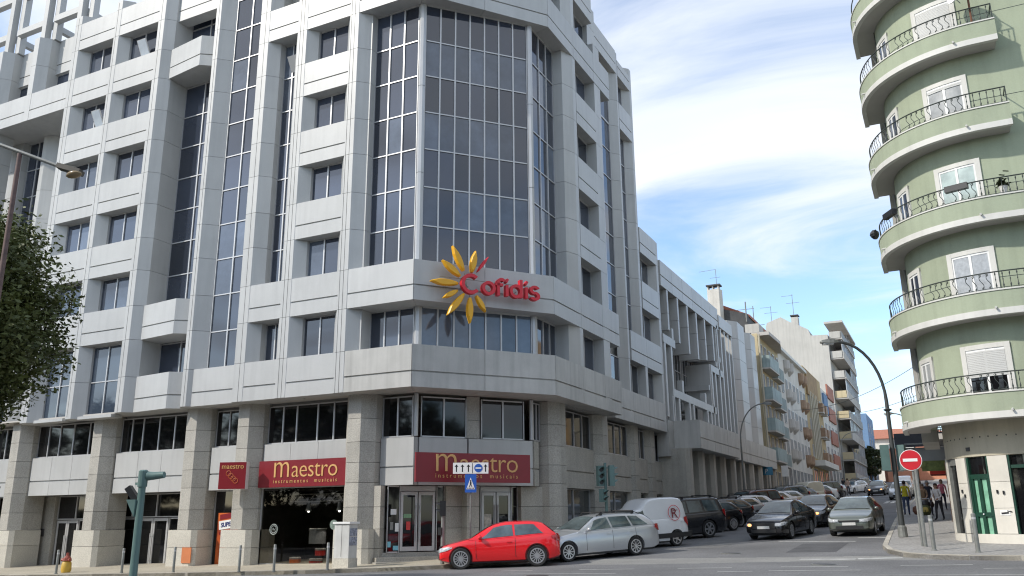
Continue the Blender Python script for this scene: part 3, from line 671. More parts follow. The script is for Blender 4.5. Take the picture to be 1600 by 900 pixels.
for x, z, r in ((-23.75, 1.30, .19), (-20.85, 1.46, .18)):
    if x < -22:
        mb = MB().tube([(x+r*cos(t), TCc+.52, z+r*sin(t)) for t in [i*2*pi/20 for i in range(21)]], .018, 5); mb.tube([(x+r*.7*cos(t), TCc+.52, z+r*.7*sin(t)) for t in [i*2*pi/20 for i in range(21)]], .012, 5); mb.tube([(x-.08, TCc+.52, z-.02), (x-.03, TCc+.52, z+.05), (x+.03, TCc+.52, z-.04), (x+.08, TCc+.52, z+.03)], .014, 5)
        part('window_decal', mb, mat('grey_decal', (.33, .37, .35), .5, var=.4, vs=12), OB)
    else: part('window_decal', MB().disc((x, TCc+.52, z), (0, 1, 0), r, .01, 20), mat('green_grey_decal', (.16, .21, .18), .5, var=.4, vs=12), OB)
# --- chamfer ground floor: doors behind steps
f1 = Vector((-17.55, 27.15)); fd = Vector((sin(radians(37.4)), cos(radians(37.4)))); fn = Vector((fd.y, -fd.x))
def FP(s, dep=0): v = f1+fd*s-fn*dep; return (v.x, v.y)
# glazing strips z 4.6..6.1
window([(-18.98, 26.95), (-17.62, 26.95)], 4.6, 6.12, 2, m=M_GLSD, edge=.06)
window([FP(.08), FP(1.92)], 4.6, 6.12, 2, m=M_GLSD, edge=.06)
window([FP(2.55), FP(4.4)], 4.6, 6.12, 2, m=M_GLSD, edge=.06)
RC = FP(4.75)
window([(RC[0], RC[1]+.05), (RC[0], 31.6)], 4.6, 6.12, 2, m=M_GLSD, edge=.05)
part('corner_post', MB().lathe([(.09, 4.62), (.09, 6.2)], 8, (-17.56, 27.0, 0)), M_ALU, OB)
part('corner_post', MB().lathe([(.09, 4.62), (.09, 6.2)], 8, (RC[0]+.02, RC[1], 0)), M_ALU, OB)
spandrel([(-18.98, 26.8), (-17.5, 26.8)], .3, 2.85, 3.5, 4.58, groove='full')
spandrel([FP(.0, -.12), FP(1.95, -.12)], .3, 2.85, 3.5, 4.58, groove='full'); spandrel([FP(2.0, -.12), FP(4.75, -.12)], .3, 2.85, 3.5, 4.58, groove='full')
spandrel([(RC[0]+.1, RC[1]+.05), (RC[0]+.1, 31.4)], .3, 2.85, 3.5, 4.58, groove='full', m=M_GRAN)
# granite piers of the chamfer
def cpier(s0, s1, d0, d1, zs_): pier([FP(s0, d0), FP(s1, d0), FP(s1, d1), FP(s0, d1)], zs_, 'granite_slab', M_GRAN)
cpier(1.96, 2.5, -.02, 1.2, [4.6, 5.3, 6.22]); cpier(1.35, 2.5, .5, 1.2, [.1, 1.3, 2.08, 2.84])
cpier(2.0, 2.5, -.0, .5, [.1, 1.3, 2.08, 2.84])
pier([(-18.99, 26.5), (-18.7, 26.5), FP(-.95, .8), FP(-.95, 1.6), (-18.99, 28.5)], [-.1, .62, 1.3, 2.08, 2.84], 'granite_slab', M_GRAN)
cpier(4.45, 5.6, .35, 1.2, [.2, 1.3, 2.08, 2.84])
for s0, s1 in ((-.9, -.42), (1.02, 1.34), (2.52, 2.86), (4.16, 4.44)): window([FP(s0, .72), FP(s1, .72)], .45, 2.84, 1, m=M_GLSD, edge=.05)
for s0, s1, h in ((-.40, .28, 1), (.30, .98, -1), (2.88, 3.5, 1), (3.52, 4.14, -1)): door_leaf(FP(s0, .72), FP(s1, .72), .5, 2.62, OB, hside=h)
for s0, s1 in ((-.42, 1.0), (2.86, 4.16)): cl([FP(s0, .70), FP(s1, .70), FP(s1, .85), FP(s0, .85)], 2.64, 2.84, 'door_head', M_ALU)
for i, (d, z) in enumerate(((.68, .46), (.32, .31), (-.04, .16), (-.40, .02))):
    cl([FP(-1.25-.12*i, d), FP(4.6, d), FP(4.6, d+.42 if i else 1.4), FP(-1.25-.12*i, d+.42 if i else 1.4)], z-.6, z, 'step', M_GRAN)
# stickers on the door glass
for s, z, w, h, c in ((-.66, 1.9, .22, .2, M_WHITE), (-.72, 1.4, .12, .28, M_POLE), (-.52, 1.35, .14, .3, M_WHITE), (-.55, .62, .2, .16, mat('cyan_sticker', (.2, .5, .6), .5)), (-.8, .75, .12, .2, mat('cyan_sticker', (.2, .5, .6), .5)), (-.08, 1.4, .16, .3, mat('red_sticker', (.6, .05, .05), .5)), (-.12, 1.75, .3, .14, mat('green_sticker', (.2, .35, .2), .5)), (3.15, 1.5, .3, .6, mat('poster_pale', (.5, .46, .4), .5, var=.5, vs=6)), (3.3, .9, .4, .5, mat('poster_blue', (.1, .3, .4), .5, var=.6, vs=5))):
    p = FP(s, .655); q = Vector((p[0], p[1], z)); mb = MB().obox(q, (fd.x, fd.y, 0), w, .008, h); part('sticker', mb, c, OB)
# --- R side ground floor
colsR = [(32.35, -13.9, .1), (37.55, -14.0, .2), (42.6, -14.2, .4), (45.35, -14.2, .5)]
for ct, fa, zb in colsR:
    column([(fa-1.2, ct-.7), (fa-.35, ct-.7), (fa, ct-.35), (fa, ct+.3), (fa-.3, ct+.6), (fa-1.2, ct+.6)], None, zb)
prev = 33.0
for (t0, t1, zb) in ((32.98, 36.82, .2), (38.2, 41.9, .4), (43.25, 44.65, .5), (46.0, 47.2, .6)):
    a = -14.55
    window([(a, t0), (a, t1)], 4.6, 6.12, 4 if t1-t0 > 3 else 2, m=M_GLSD)
    spandrel([(a+.22, t0), (a+.22, t1)], .4, 2.85, 3.55, 4.58, groove='full', m=M_GRAN)
    window([(a-.1, t0), (a-.1, t1)], 1.3, 2.84, 1 if t1-t0 < 2 else 2, m=mat('shop_pane_grey', (.05, .055, .055), .06, spec=.8))
    pier([(a-.5, t0), (a+.1, t0), (a+.1, t1), (a-.5, t1)], [zb-.1, 1.28], 'granite_slab', M_GRAN)

# --- shop signs on the building
def signboard(name, label, P0, P1, z0, z1, th, size, sub, parent=None):
    a, b = Vector(P0), Vector(P1); d = (b-a); L = d.length; d.normalize(); n = Vector((d.y, -d.x))
    s = thing(name, label, 'shop sign', ((a.x+b.x)/2, (a.y+b.y)/2, z0), 'red shop signs')
    mb = MB().prism([tuple(a), tuple(b), tuple(b-n*th), tuple(a-n*th)], z0, z1); part('board', mb, M_RED, s)
    fr = MB()
    c = (a+b)/2+n*.012
    q_ = c+d*(.1-size*.78)
    place_text('lettering', 'm', size*1.45, M_GOLD, s, (q_.x, q_.y, z0+(z1-z0)*.36), (d.x, d.y, 0), extrude=.012, bold=-.012, align='RIGHT', stretch=.9)
    place_text('lettering', 'aestro', size*1.05, M_GOLD, s, (q_.x+d.x*.03, q_.y+d.y*.03, z0+(z1-z0)*.36), (d.x, d.y, 0), extrude=.012, bold=-.008, align='LEFT', stretch=.98, space=.95)
    place_text('sub_lettering', 'instrumentos  musicais', size*.23, M_GOLD, s, (c.x+d.x*.1, c.y+d.y*.1, z0+(z1-z0)*.15), (d.x, d.y, 0), extrude=.006, space=1.55)
    return s
signboard('shop_sign', 'wide red sign reading maestro above the dark drum shop window', (-24.45, 26.32), (-20.0, 26.32), 2.88, 3.9, .12, .90, True)
A_, B_ = Vector(F0)+fd*.37, Vector(F0)+fd*4.9
signboard('shop_sign', 'wide red sign reading maestro over the two corner doors, partly behind the lane board', tuple(A_+fn*-.35), tuple(B_+fn*-.35), 2.9, 3.93, .14, .95, True)
s = thing('projecting_sign', 'small square red maestro box sign projecting beside a granite column', 'shop sign', (-25.5, 25.3, 2.82), 'red shop signs')
pd = Vector((.93, .37)).normalized(); p0 = Vector((-25.5, 25.25)); pn = Vector((pd.y, -pd.x))
mb = MB().prism([tuple(p0), tuple(p0+pd*1.1), tuple(p0+pd*1.1-pn*.28), tuple(p0-pn*.28)], 2.82, 3.86); part('box', mb, M_WHITE, s)
mb = MB().prism([tuple(p0+pn*.012+pd*.01), tuple(p0+pn*.012+pd*1.09), tuple(p0+pd*1.09+pn*.001), tuple(p0+pd*.01+pn*.001)], 2.83, 3.85); part('face', mb, M_RED, s)
c = p0+pd*.55+pn*.02
place_text('lettering', 'maestro', .27, M_GOLD, s, (c.x, c.y, 3.60), (pd.x, pd.y, 0), extrude=.006)
mb = MB()
for k, (dx_, dz_) in enumerate(((-.15, .12), (-.05, .02), (.05, -.08), (.14, -.16))):
    q = c+pd*dx_; mb.tube([(q.x+.1*cos(t)*pd.x, q.y+.1*cos(t)*pd.y, 3.3+dz_+.1*sin(t)) for t in [i*pi/5 for i in range(11)]], .012, 5)
part('emblem', mb, mat('orange_letter', (.5, .12, .03), .4), s)
for z in (3.0, 3.7): part('bracket', MB().bar((c.x-pn.x*.3, c.y-pn.y*.3, z), (c.x-pn.x*.3, 26.1, z), .05), M_ALU, s)
# --- sunburst sign
sg = thing('sunburst_sign', 'yellow petal sunburst with raised red Cofidis letters on the grey band', 'sign', (-15.2, 27.0, 10.0))
D3 = Vector((fd.x, fd.y, 0)); N3 = Vector((fn.x, fn.y, 0)); O3 = Vector((F0[0], F0[1], 0))+N3*.42
def fp3(x, z): return O3+D3*x+Vector((0, 0, z))
def petal(x0, z0, x1, z1, w, m, name='petal'):
    mb = MB(); p = Vector((x0, z0)); q = Vector((x1, z1)); d = q-p; L = d.length; d.normalize(); n = Vector((-d.y, d.x)); pts = []
    prof = [(0, .1), (.12, .42), (.3, .85), (.5, 1), (.7, .92), (.88, .62), (1, .3)]
    ring = [(p+d*L*u+n*w*k) for u, k in prof]+[(p+d*L*u-n*w*k) for u, k in prof[::-1]]
    for dep0, sc in ((0, 1),):
        f = [fp3(v.x, v.y)+N3*.07 for v in ring]; b = [fp3(v.x, v.y)-N3*.07 for v in ring]
    c = [(p+q)/2+((v-(p+q)/2)*.8) for v in ring]; fc = [fp3(v.x, v.y)+N3*.12 for v in c]
    k = len(ring); vs = b+f+fc
    fs = [tuple(range(k-1, -1, -1)), tuple(range(2*k, 3*k))]
    for o_ in (0, k): fs += [(o_+i, o_+(i+1) % k, o_+k+(i+1) % k, o_+k+i) for i in range(k)]
    part(name, MB().add(vs, fs), m, sg)
for a, b in [((1.35, 11.51), (1.81, 10.58)), ((.95, 10.9), (1.67, 10.35)), ((.5, 10.06), (1.58, 10.06)), ((1.01, 9.47), (1.57, 9.79)), ((1.18, 8.83), (1.83, 9.7)), ((2.08, 8.6), (2.07, 9.57)), ((2.71, 9.08), (2.32, 9.68)), ((2.29, 11.42), (2.14, 10.56))]:
    petal(*a, *b, .125 if (Vector(a)-Vector(b)).length > .75 else .10, M_YEL)
petal(2.82, 11.25, 2.37, 10.61, .055, M_REDL, 'red_petal')
mb = MB()
for a in ((1.5, 10.08), (1.72, 10.3), (1.85, 10.5), (1.6, 9.85), (1.8, 9.75), (2.25, 9.75), (2.08, 9.6)): mb.tube([fp3(*a), fp3(2.03, 10.08)-N3*.2], .012, 5)
for x in (1.2, 2.0, 3.0, 4.0): mb.tube([fp3(x, 10.0), fp3(x, 10.0)-N3*.4], .02, 5)
for z in (9.85, 10.3): mb.tube([fp3(.9, z)-N3*.1, fp3(4.8, z)-N3*.1], .014, 5)
part('support_rod', mb, M_POLE, sg)
# letters: C as a thick ring arc, then lower case
def arc_letter(cx, cz, r, w, a0, a1, dep=.2, n=26, sx=1.0):
    vs = []; fs = []
    for i in range(n+1):
        t = radians(a0+(a1-a0)*i/n)
        for rr in (r-w/2, r+w/2):
            for dd in (-dep/2, dep/2): vs.append(fp3(cx+rr*sx*cos(t), cz+rr*sin(t))+N3*(dd+.05))
    for i in range(n):
        o_ = i*4
        for (p, q) in ((0, 1), (1, 3), (3, 2), (2, 0)): fs.append((o_+p, o_+q, o_+4+q, o_+4+p))
    fs += [(0, 2, 3, 1), (n*4, n*4+1, n*4+3, n*4+2)]
    mb = MB(); mb.add(vs, fs); return mb
def lbar(mb, x0, z0, x1, z1, w, dep=.2):
    return mb.bar(tuple(fp3(x0, z0)+N3*.05), tuple(fp3(x1, z1)+N3*.05), dep, w, uz=tuple(D3 if abs(x1-x0) < abs(z1-z0) else (0, 0, 1)))
LW = .115
sh_ = lambda x: 10.02-.0*x
def jl(mb): part('letter', mb, M_REDL, sg)
jl(arc_letter(2.08, 10.09, .33, .13, 48, 318))
jl(arc_letter(2.80, 10.0, .215, LW, 0, 360, sx=1.02))
f_ = arc_letter(3.33, 10.27, .13, LW, 30, 180); f_.bar(tuple(fp3(3.2, 10.27)+N3*.05), tuple(fp3(3.2, 9.75)+N3*.05), LW, .2, uz=tuple(N3)); f_.bar(tuple(fp3(3.08, 10.19)+N3*.05), tuple(fp3(3.4, 10.19)+N3*.05), .1, .2, uz=tuple(N3)); jl(f_)
i_ = MB(); i_.bar(tuple(fp3(3.56, 10.2)+N3*.05), tuple(fp3(3.56, 9.76)+N3*.05), LW, .2, uz=tuple(N3)); i_.bar(tuple(fp3(3.52, 10.3)+N3*.05), tuple(fp3(3.60, 10.44)+N3*.05), .09, .2, uz=tuple(N3)); jl(i_)
d_ = arc_letter(3.95, 10.0, .215, LW, 0, 360, sx=1.0); d_.bar(tuple(fp3(4.16, 10.47)+N3*.052), tuple(fp3(4.16, 9.76)+N3*.052), LW, .2, uz=tuple(N3)); jl(d_)
i_ = MB(); i_.bar(tuple(fp3(4.39, 10.2)+N3*.05), tuple(fp3(4.39, 9.76)+N3*.05), LW, .2, uz=tuple(N3)); i_.bar(tuple(fp3(4.35, 10.3)+N3*.05), tuple(fp3(4.43, 10.44)+N3*.05), .09, .2, uz=tuple(N3)); jl(i_)
s_1 = arc_letter(4.75, 10.13, .125, .105, 25, 270, sx=1.25); t_ = arc_letter(4.75, 9.89, .125, .105, 90, -155, sx=1.25); s_1.add(t_.v, t_.f); jl(s_1)

# ================================================================== low grey wing along the side street
WG = thing('office_wing', 'lower grey wing of stepped open frames and fins beyond the corner block', 'office building', (-14, 56, 1.5))
def wcl(poly, z0, z1, name='cladding_panel', m=None): return part(name, MB().prism(poly, z0, z1), m or M_CLADW, WG)
cw_ = MB(); cw_.prism([(-15.45, 46.85), (-15.45, 74.5), (-30, 74.5), (-30, 46.85)], .5, 15.6); cw_.prism([(-15.05, 46.86), (-15.05, 60.0), (-15.44, 60.0), (-15.44, 46.86)], 12.3, 14.74); part('core_wall', cw_, M_CLAD, WG)
af = -13.7
# top band with groove slits
for i in range(6):
    t0, t1 = 46.9+i*2.35, 46.9+(i+1)*2.35-.03
    mb = MB(); mb.box(af-.6, af, t0, t1, 14.75, 15.35); mb.box(af-.6, af-.06, t0, t1, 15.35, 15.42); mb.box(af-.6, af, t0, t1, 15.42, 16.3); part('parapet_panel', mb, M_CLAD, WG)
wcl([(-15.5, 46.86), (af-.61, 46.86), (af-.61, 61), (-15.5, 61)], 14.8, 16.2, 'roof_slab')
for i in range(6):
    t = 48.0+i*2.2; zlo = (12.3, 11.9, 11.6, 11.6, 11.9, 12.2)[i]
    window([(-15.0, t-1.75), (-15.0, t-.02)], 12.3, 14.74, 1, zs=[13.4], parent=WG, m=M_GLSD)
    for z0, z1 in ((zlo, 13.3), (13.32, 14.74)): wcl([(-15.0, t), (af-.02, t), (af-.02, t+.3), (-15.0, t+.3)], z0, z1, 'fin_panel', M_CLAD)
# inner glazed strips
for i in range(7):
    t0 = 47.1+i*1.9
    fr = window([(-15.42, t0), (-15.42, t0+1.35)], 6.8, 12.25, 2, zs=[8.2, 9.6, 11.0], parent=WG, m=M_GLSD)
# stepped open frames
def fbox(t0, t1, z0, z1, a0=af-.32, a1=af, name='frame_beam'): wcl([(a0, t0), (a1, t0), (a1, t1), (a0, t1)], z0, z1, name, M_CLAD)
fbox(46.8, 49.2, 11.35, 11.85); fbox(46.9, 47.2, 7.1, 11.34, name='frame_post'); fbox(48.6, 48.95, 11.86, 12.5, name='frame_post'); fbox(48.2, 48.5, 6.95, 11.34, name='frame_post')
fbox(48.51, 58.6, 8.4, 8.85)
for t in (48.0, 49.3, 51.6, 52.5, 56.0, 57.0): fbox(t, t+.3, 6.95, 8.39, name='frame_post')
fbox(50.2, 50.6, 8.86, 9.6, name='frame_post'); fbox(55.6, 56.0, 8.86, 9.5, name='frame_post')
fbox(57.8, 61.3, 11.3, 11.75)
for t in (57.85, 58.9): fbox(t, t+.32, 6.95, 11.29, name='frame_post')
wcl([(-15.4, 57.6), (af-.05, 57.6), (af-.05, 57.83), (-15.4, 57.83)], 8.86, 11.74, 'side_panel', M_CLAD)
wcl([(af-.3, 60.98), (af+.06, 60.98), (af+.06, 65.2), (af-.3, 65.2)], 15.0, 15.9, 'frame_beam', M_CLAD)
for t in (60.25, 61.4, 62.6, 63.8, 64.9): fbox(t, t+.3, 6.95, 14.99, name='frame_post')
wcl([(-15.4, 60.0), (af-.05, 60.0), (af-.05, 60.18), (-15.4, 60.18)], 11.2, 15.5, 'side_panel', M_CLAD)
for z, t in ((12.4, 60.9), (11.9, 59.6), (11.4, 58.6), (9.9, 57.1)): wcl([(-15.4, t), (af-.06, t), (af-.06, t+.25), (-15.4, t+.25)], z, z+.35, 'cross_beam', M_CLAD)
for k in range(4): wcl([(-15.2, 53+k*.1), (-14.4, 53+k*.1), (-14.4, 54+k*.1), (-15.2, 54+k*.1)], 7.0+.35*k, 7.0+.35*k+.12, 'louvre_slat', M_POLE)
# end tower panels with chamfers
for t0, t1 in ((65.3, 69.2), (70.2, 73.6)):
    for z0, z1 in ((7.0, 8.6), (8.62, 10.2), (10.22, 11.8), (11.82, 13.4), (13.42, 15.0), (15.02, 16.4)):
        wcl([(af-1.2, t0), (af-.3, t0), (af+.3, t0+.9), (af+.3, t1-.6), (af-.5, t1), (af-1.2, t1)], z0, z1, 'pier_panel', M_CLAD)
fr = window([(af-.4, 69.3), (af-.4, 70.1)], 7, 13.5, 1, zs=[8.6, 10.2, 11.8], parent=WG)
for t0, t1 in ((65.3, 73.6),): wcl([(af-1.3, t0), (-15.45, t0), (-15.45, t1), (af-1.3, t1)], 6.3, 16.2, 'side_panel', M_CLAD)
# projecting low band and columns beneath
for t0, t1 in ((47.9, 51.2), (51.23, 54.6), (54.63, 58.0), (58.03, 62), (62.03, 66), (66.03, 70), (70.03, 73.8)):
    mb = MB(); a1 = -12.2 if t0 < 58 else -12.6
    mb.box(-15.4, a1, t0, t1, 5.35, 5.9); mb.box(-15.4, a1-.05, t0, t1, 5.9, 5.96); mb.box(-15.4, a1, t0, t1, 5.96, 6.93); part('band_panel', mb, M_CLADW, WG)
wcl([(-14.4, 46.85), (-13.72, 46.85), (-13.72, 47.88), (-14.4, 47.88)], 4.9, 6.9, 'band_panel')
for k, t in enumerate((47.2, 49.9, 52.6, 55.3, 58.2, 61.1, 64.2, 67.4, 70.6, 73.3)):
    zb = G(-13, t)-.1
    for z0, z1 in ((zb, zb+1.6), (zb+1.62, 5.34)): part('granite_slab', MB().prism([(-14.6, t), (-12.95, t), (-12.75, t+.25), (-12.75, t+.75), (-13, t+.95), (-14.6, t+.95)], z0, z1), M_GRAN, WG)
    window([(-15.4, t+.96), (-15.4, t+2.6)], zb+.6, 5.3, 1, m=mat('shop_pane_grey', (.05, .055, .055), .06, spec=.8), parent=WG)
part('back_wall', MB().box(-15.4, -15.5, 47, 74.4, .5, 5.34), M_GRAN, WG)

# ================================================================== street houses beyond, left side
def house(label, t0, t1, ztop, wm, af=-13.5, z0f=None, cols=3, fh=3.0, ww=1.1, wh=1.7, wmode='win', name='apartment_building', roof='flat', depth=14, group=None, shut=None, cat='apartment block', first=3.4, door=True, wallw=None):
    zb = G(af, t0)-1
    o = thing(name, label, cat, (af, t0, zb), group)
    part('wall', MB().box(af-depth, af, t0, t1, zb, ztop), wm, o)
    base = G(af, (t0+t1)/2)
    nf = int((ztop-base-first-.3)/fh)
    L = (t1-t0)/cols
    for f in range(nf):
        z = base+first+.75+f*fh
        for c in range(cols):
            tc_ = t0+L*(c+.5)
            fr = window([(af+.0, tc_-ww/2), (af+.0, tc_+ww/2)], z, z+wh, 2, parent=o, m=shut or M_GLS, fw_=.08, edge=.1, depth=.09)
    for c in range(cols):
        tc_ = t0+L*(c+.5)
        window([(af+.0, tc_-L*.3), (af+.0, tc_+L*.3)], base+.3, base+2.8, 2, parent=o, m=M_GLSD, fw_=.1, edge=.1)
    return o, base, nf, L
def balc(o, af, t0, t1, z, out, m, h=1.0, slab=.18, chamfer=.5, name='balcony'):
    P = [(af, t0), (af+out, t0+.02), (af+out, t1-chamfer), (af+out-chamfer*.8, t1), (af, t1)]
    b = part(name, MB().prism(P, z-slab, z), M_SOFF, o)
    P2 = [(af, t0+.001), (af+out+.01, t0), (af+out+.01, t1-chamfer), (af+out-chamfer*.8, t1+.01), (af, t1+.01)]
    I = [(af, t0+.08), (af+out-.07, t0+.08), (af+out-.07, t1-chamfer-.04), (af+out-chamfer*.8-.04, t1-.07), (af, t1-.07)]
    mb = MB()
    for i in range(4): mb.prism([P2[i], P2[i+1], I[i+1], I[i]], z-.05, z+h)
    part('parapet', mb, m, b); return b
M_BLUEB = mat('pale_blue_parapet', (.30, .38, .38), .7, var=.15, vs=1.2, streak=.3)
M_YWALL = mat('yellow_render', (.52, .44, .28), .85, var=.1, vs=.5, streak=.15)
M_WWALL = mat('white_render', (.60, .58, .53), .85, var=.12, vs=.4, fine=.03, streak=.2)
M_OCHRE = mat('ochre_render', (.42, .32, .17), .85, var=.15, vs=.5, streak=.15)
M_BROWNW = mat('brown_blind', (.14, .06, .035), .5, var=.3, vs=3)
M_GREYW = mat('bare_grey_wall', (.45, .44, .41), .9, var=.12, vs=.25, fine=.04, streak=.14)
M_REDT = mat('red_tile_panel', (.33, .13, .085), .7, var=.2, vs=2)
M_BLUEP = mat('blue_render', (.13, .22, .36), .8, var=.1)
M_PINK = mat('salmon_render', (.58, .26, .16), .85, var=.1)
# 1 pale blue balconies
o, base, nf, L = house('yellow walled apartment block with pale blue-grey balconies beside the grey wing', 74.8, 84.6, 17.1, M_YWALL, cols=5, ww=.95, wh=1.9, first=3.1, fh=2.65, shut=M_BROWNW)
for f in range(4):
    z = [6.25, 8.75, 11.4, 14.15][f]
    balc(o, -13.5, 75.0, 80.2, z, .85, M_BLUEB, chamfer=.7); balc(o, -13.5, 80.4, 84.4, z-.15, .55, mat('grey_green_parapet', (.22, .27, .26), .7, var=.15, streak=.3), chamfer=.6)
part('eave', MB().prism([(-14, 74.9), (-12.5, 74.9), (-12.4, 80), (-13.1, 84.5), (-14, 84.5)], 16.9, 17.2), M_SOFF, o)
part('parapet', MB().prism([(-14.5, 74.9), (-13.3, 74.9), (-13.3, 77), (-14.5, 77)], 17.21, 18.0), M_GREYW, o)
part('downpipe', MB().tube([(-13.35, 74.7, 2.5), (-13.35, 74.7, 17)], .09, 8), M_CREAM, o)
# 2 long white block with little round balconies
o, base, nf, L = house('long white-cream block with small rounded brown balconies', 84.7, 101, 17.3, M_WWALL, cols=7, ww=.9, wh=1.6, fh=2.95)
for f in range(4):
    for c in (1, 2, 5, 6):
        tc_ = 84.7+L*(c+.5); z = base+3.9+f*2.95
        b = part('balcony', MB().lathe([(.12, z-.5), (.5, z-.12), (.55, z+.0), (.55, z+.8), (.5, z+.81)], 14, (-13.5, tc_, 0)), mat('rust_parapet', (.30, .20, .13), .7, var=.2, vs=2) if c > 3 else M_SOFF, o)
part('cornice', MB().box(-14, -13.1, 84.7, 101, 17.3, 17.6), M_TRIM, o)
# 3 ochre block with vertical dark strips
o, base, nf, L = house('ochre block with tall dark vertical window strips', 101.1, 115.5, 18.3, M_OCHRE, cols=3, ww=1.0, wh=1.4, fh=3.0)
for i in range(4): part('window_strip', MB().box(-13.5, -13.38, 104.3+i*1.35, 104.75+i*1.35, base+4.2, base+11.5), M_BROWNW, o)
for i in range(5): part('pilaster', MB().box(-13.5, -13.25, 103.6+i*1.35, 104.0+i*1.35, base+4.0, base+11.7), M_CREAM, o)
for t in (110.2, 113.2):
    for f in range(3): balc(o, -13.5, t, t+1.9, base+4+f*3, .7, mat('rust_parapet', (.30, .20, .13), .7, var=.2, vs=2), chamfer=.3)
part('canopy', MB().box(-13.6, -12.2, 102.2, 115.3, base+3.1, base+3.7), M_TRIM, o)
part('top_band', MB().box(-13.6, -13.3, 102.2, 111, 15.2, 18.0), mat('brown_render', (.30, .20, .10), .8, var=.2), o)
# 4 white and red panelled block
o, base, nf, L = house('white block with red tiled and blue panels next to the ochre block', 115.6, 130, 17.6, M_WWALL, cols=4, ww=1.0, wh=1.4, fh=3.0)
for f in range(4): part('red_panel', MB().box(-13.5, -13.3, 121.5, 128.5, base+3.1+f*3.1, base+4.9+f*3.1), M_REDT, o)
part('blue_panel', MB().box(-13.5, -13.28, 116.5, 120.5, base+9.8, base+12.4), M_BLUEP, o)
# 5 tall bare grey gable
GB = thing('apartment_building', 'tall grey block whose bare gable wall rises above the lower houses', 'apartment block', (-13.5, 132, 4))
gp = [(-22.4, 3), (-13.6, 3), (-13.6, 27.7), (-16.0, 27.8), (-16.3, 28.8), (-17.8, 29.7), (-18.8, 30.2), (-20.1, 31.1), (-22.2, 30.4), (-22.4, 29.8)]
mb = MB(); n = len(gp)
mb.add([(x, 132, z) for x, z in gp]+[(x, 152, z) for x, z in gp], [tuple(range(n)), tuple(range(2*n-1, n-1, -1))]+[(i, n+i, n+(i+1) % n, (i+1) % n) for i in range(n)])
part('gable_wall', mb, M_GREYW, GB)
mb = MB(); mb.box(-18.6, -17.6, 132.1, 133.4, 29.0, 30.9); c5 = part('chimney', mb, M_GREYW, GB); part('chimney_cap', MB().box(-18.7, -17.5, 132.0, 133.5, 31.1, 31.25), M_JOINT, GB)
for f in range(8):
    z = 6.5+f*2.95
    b = part('balcony', MB().box(-13.49, -11.7, 132.5, 151.5, z-.2, z), M_SOFF, GB)
    for k in range(4):
        part('parapet', MB().box(-11.85, -11.7, 132.5+k*4.8, 132.5+k*4.8+4.6, z, z+1.0), mat('grey_metal_panel', (.20, .21, .21), .6, var=.2) if f % 2 else M_GREYW, b)
        if f % 2 == 0 or k > 1: window([(-11.9, 132.8+k*4.8), (-11.9, 132.5+k*4.8+4.4)], z+1.0, z+2.7, 3, parent=GB, m=M_GLS2)
    part('side_panel', MB().box(-13.49, -11.9, 132.4, 132.5, z, z+1.0), M_YWALL if f < 5 else M_GREYW, b)
part('eave', MB().box(-14, -11.4, 132.2, 152, 29.4, 29.7), M_SOFF, GB)
# behind: chimney and red roof over the wing
o = thing('old_house', 'dark walled house behind the wing with a tall pale chimney and red tiled roof', 'house', (-18, 78, 3))
mb = MB(); gp2 = [(-26, 3), (-14.9, 3), (-14.9, 19.8), (-16.9, 20.4), (-18.3, 21.1), (-26, 22.5)]; n = len(gp2)
mb.add([(x, 78.4, z) for x, z in gp2]+[(x, 90, z) for x, z in gp2], [tuple(range(n)), tuple(range(2*n-1, n-1, -1))]+[(i, n+i, n+(i+1) % n, (i+1) % n) for i in range(n)]); part('wall', mb, mat('dark_membrane', (.06, .062, .065), .8, var=.25, vs=.8), o)
rf = part('roof', MB().add([(-14.8, 79.2, 19.85), (-18.4, 79.2, 21.6), (-18.4, 90, 21.6), (-14.8, 90, 19.85), (-14.8, 79.2, 19.6), (-18.4, 79.2, 21.2), (-18.4, 90, 21.2), (-14.8, 90, 19.6)], [(0, 3, 2, 1), (4, 5, 6, 7), (0, 1, 5, 4), (2, 3, 7, 6), (0, 4, 7, 3), (1, 2, 6, 5)]), M_TILE, o)
ch = part('chimney', MB().prism([(-18.25, 77.6), (-17.15, 77.6), (-17.0, 78.38), (-18.1, 78.38)], 17, 22.3), M_WWALL, rf)
for x in (-18.24, -17.78, -17.28): part('chimney_leg', MB().box(x, x+.1, 77.65, 78.3, 22.3, 22.62), M_WWALL, rf)
part('chimney_cap', MB().box(-18.32, -17.0, 77.5, 78.45, 22.63, 22.75), M_JOINT, rf)
part('vent_pipe', MB().tube([(-14.95, 78.3, 19), (-14.95, 78.3, 20.9)], .06, 8), M_POLE, o)
mb = MB().tube([(-17.4, 78, 22.7), (-17.4, 78, 24.3)], .025, 6); mb.tube([(-19.0, 78, 24.25), (-17.4, 78, 24.3)], .018, 5); mb.tube([(-18.0, 78, 23.5), (-17.0, 78, 23.5)], .018, 5)
o = part('rooftop_antenna', mb, M_POLE); o['label'] = 'thin television antenna standing on the pale chimney above the red roof'; o['category'] = 'antenna'
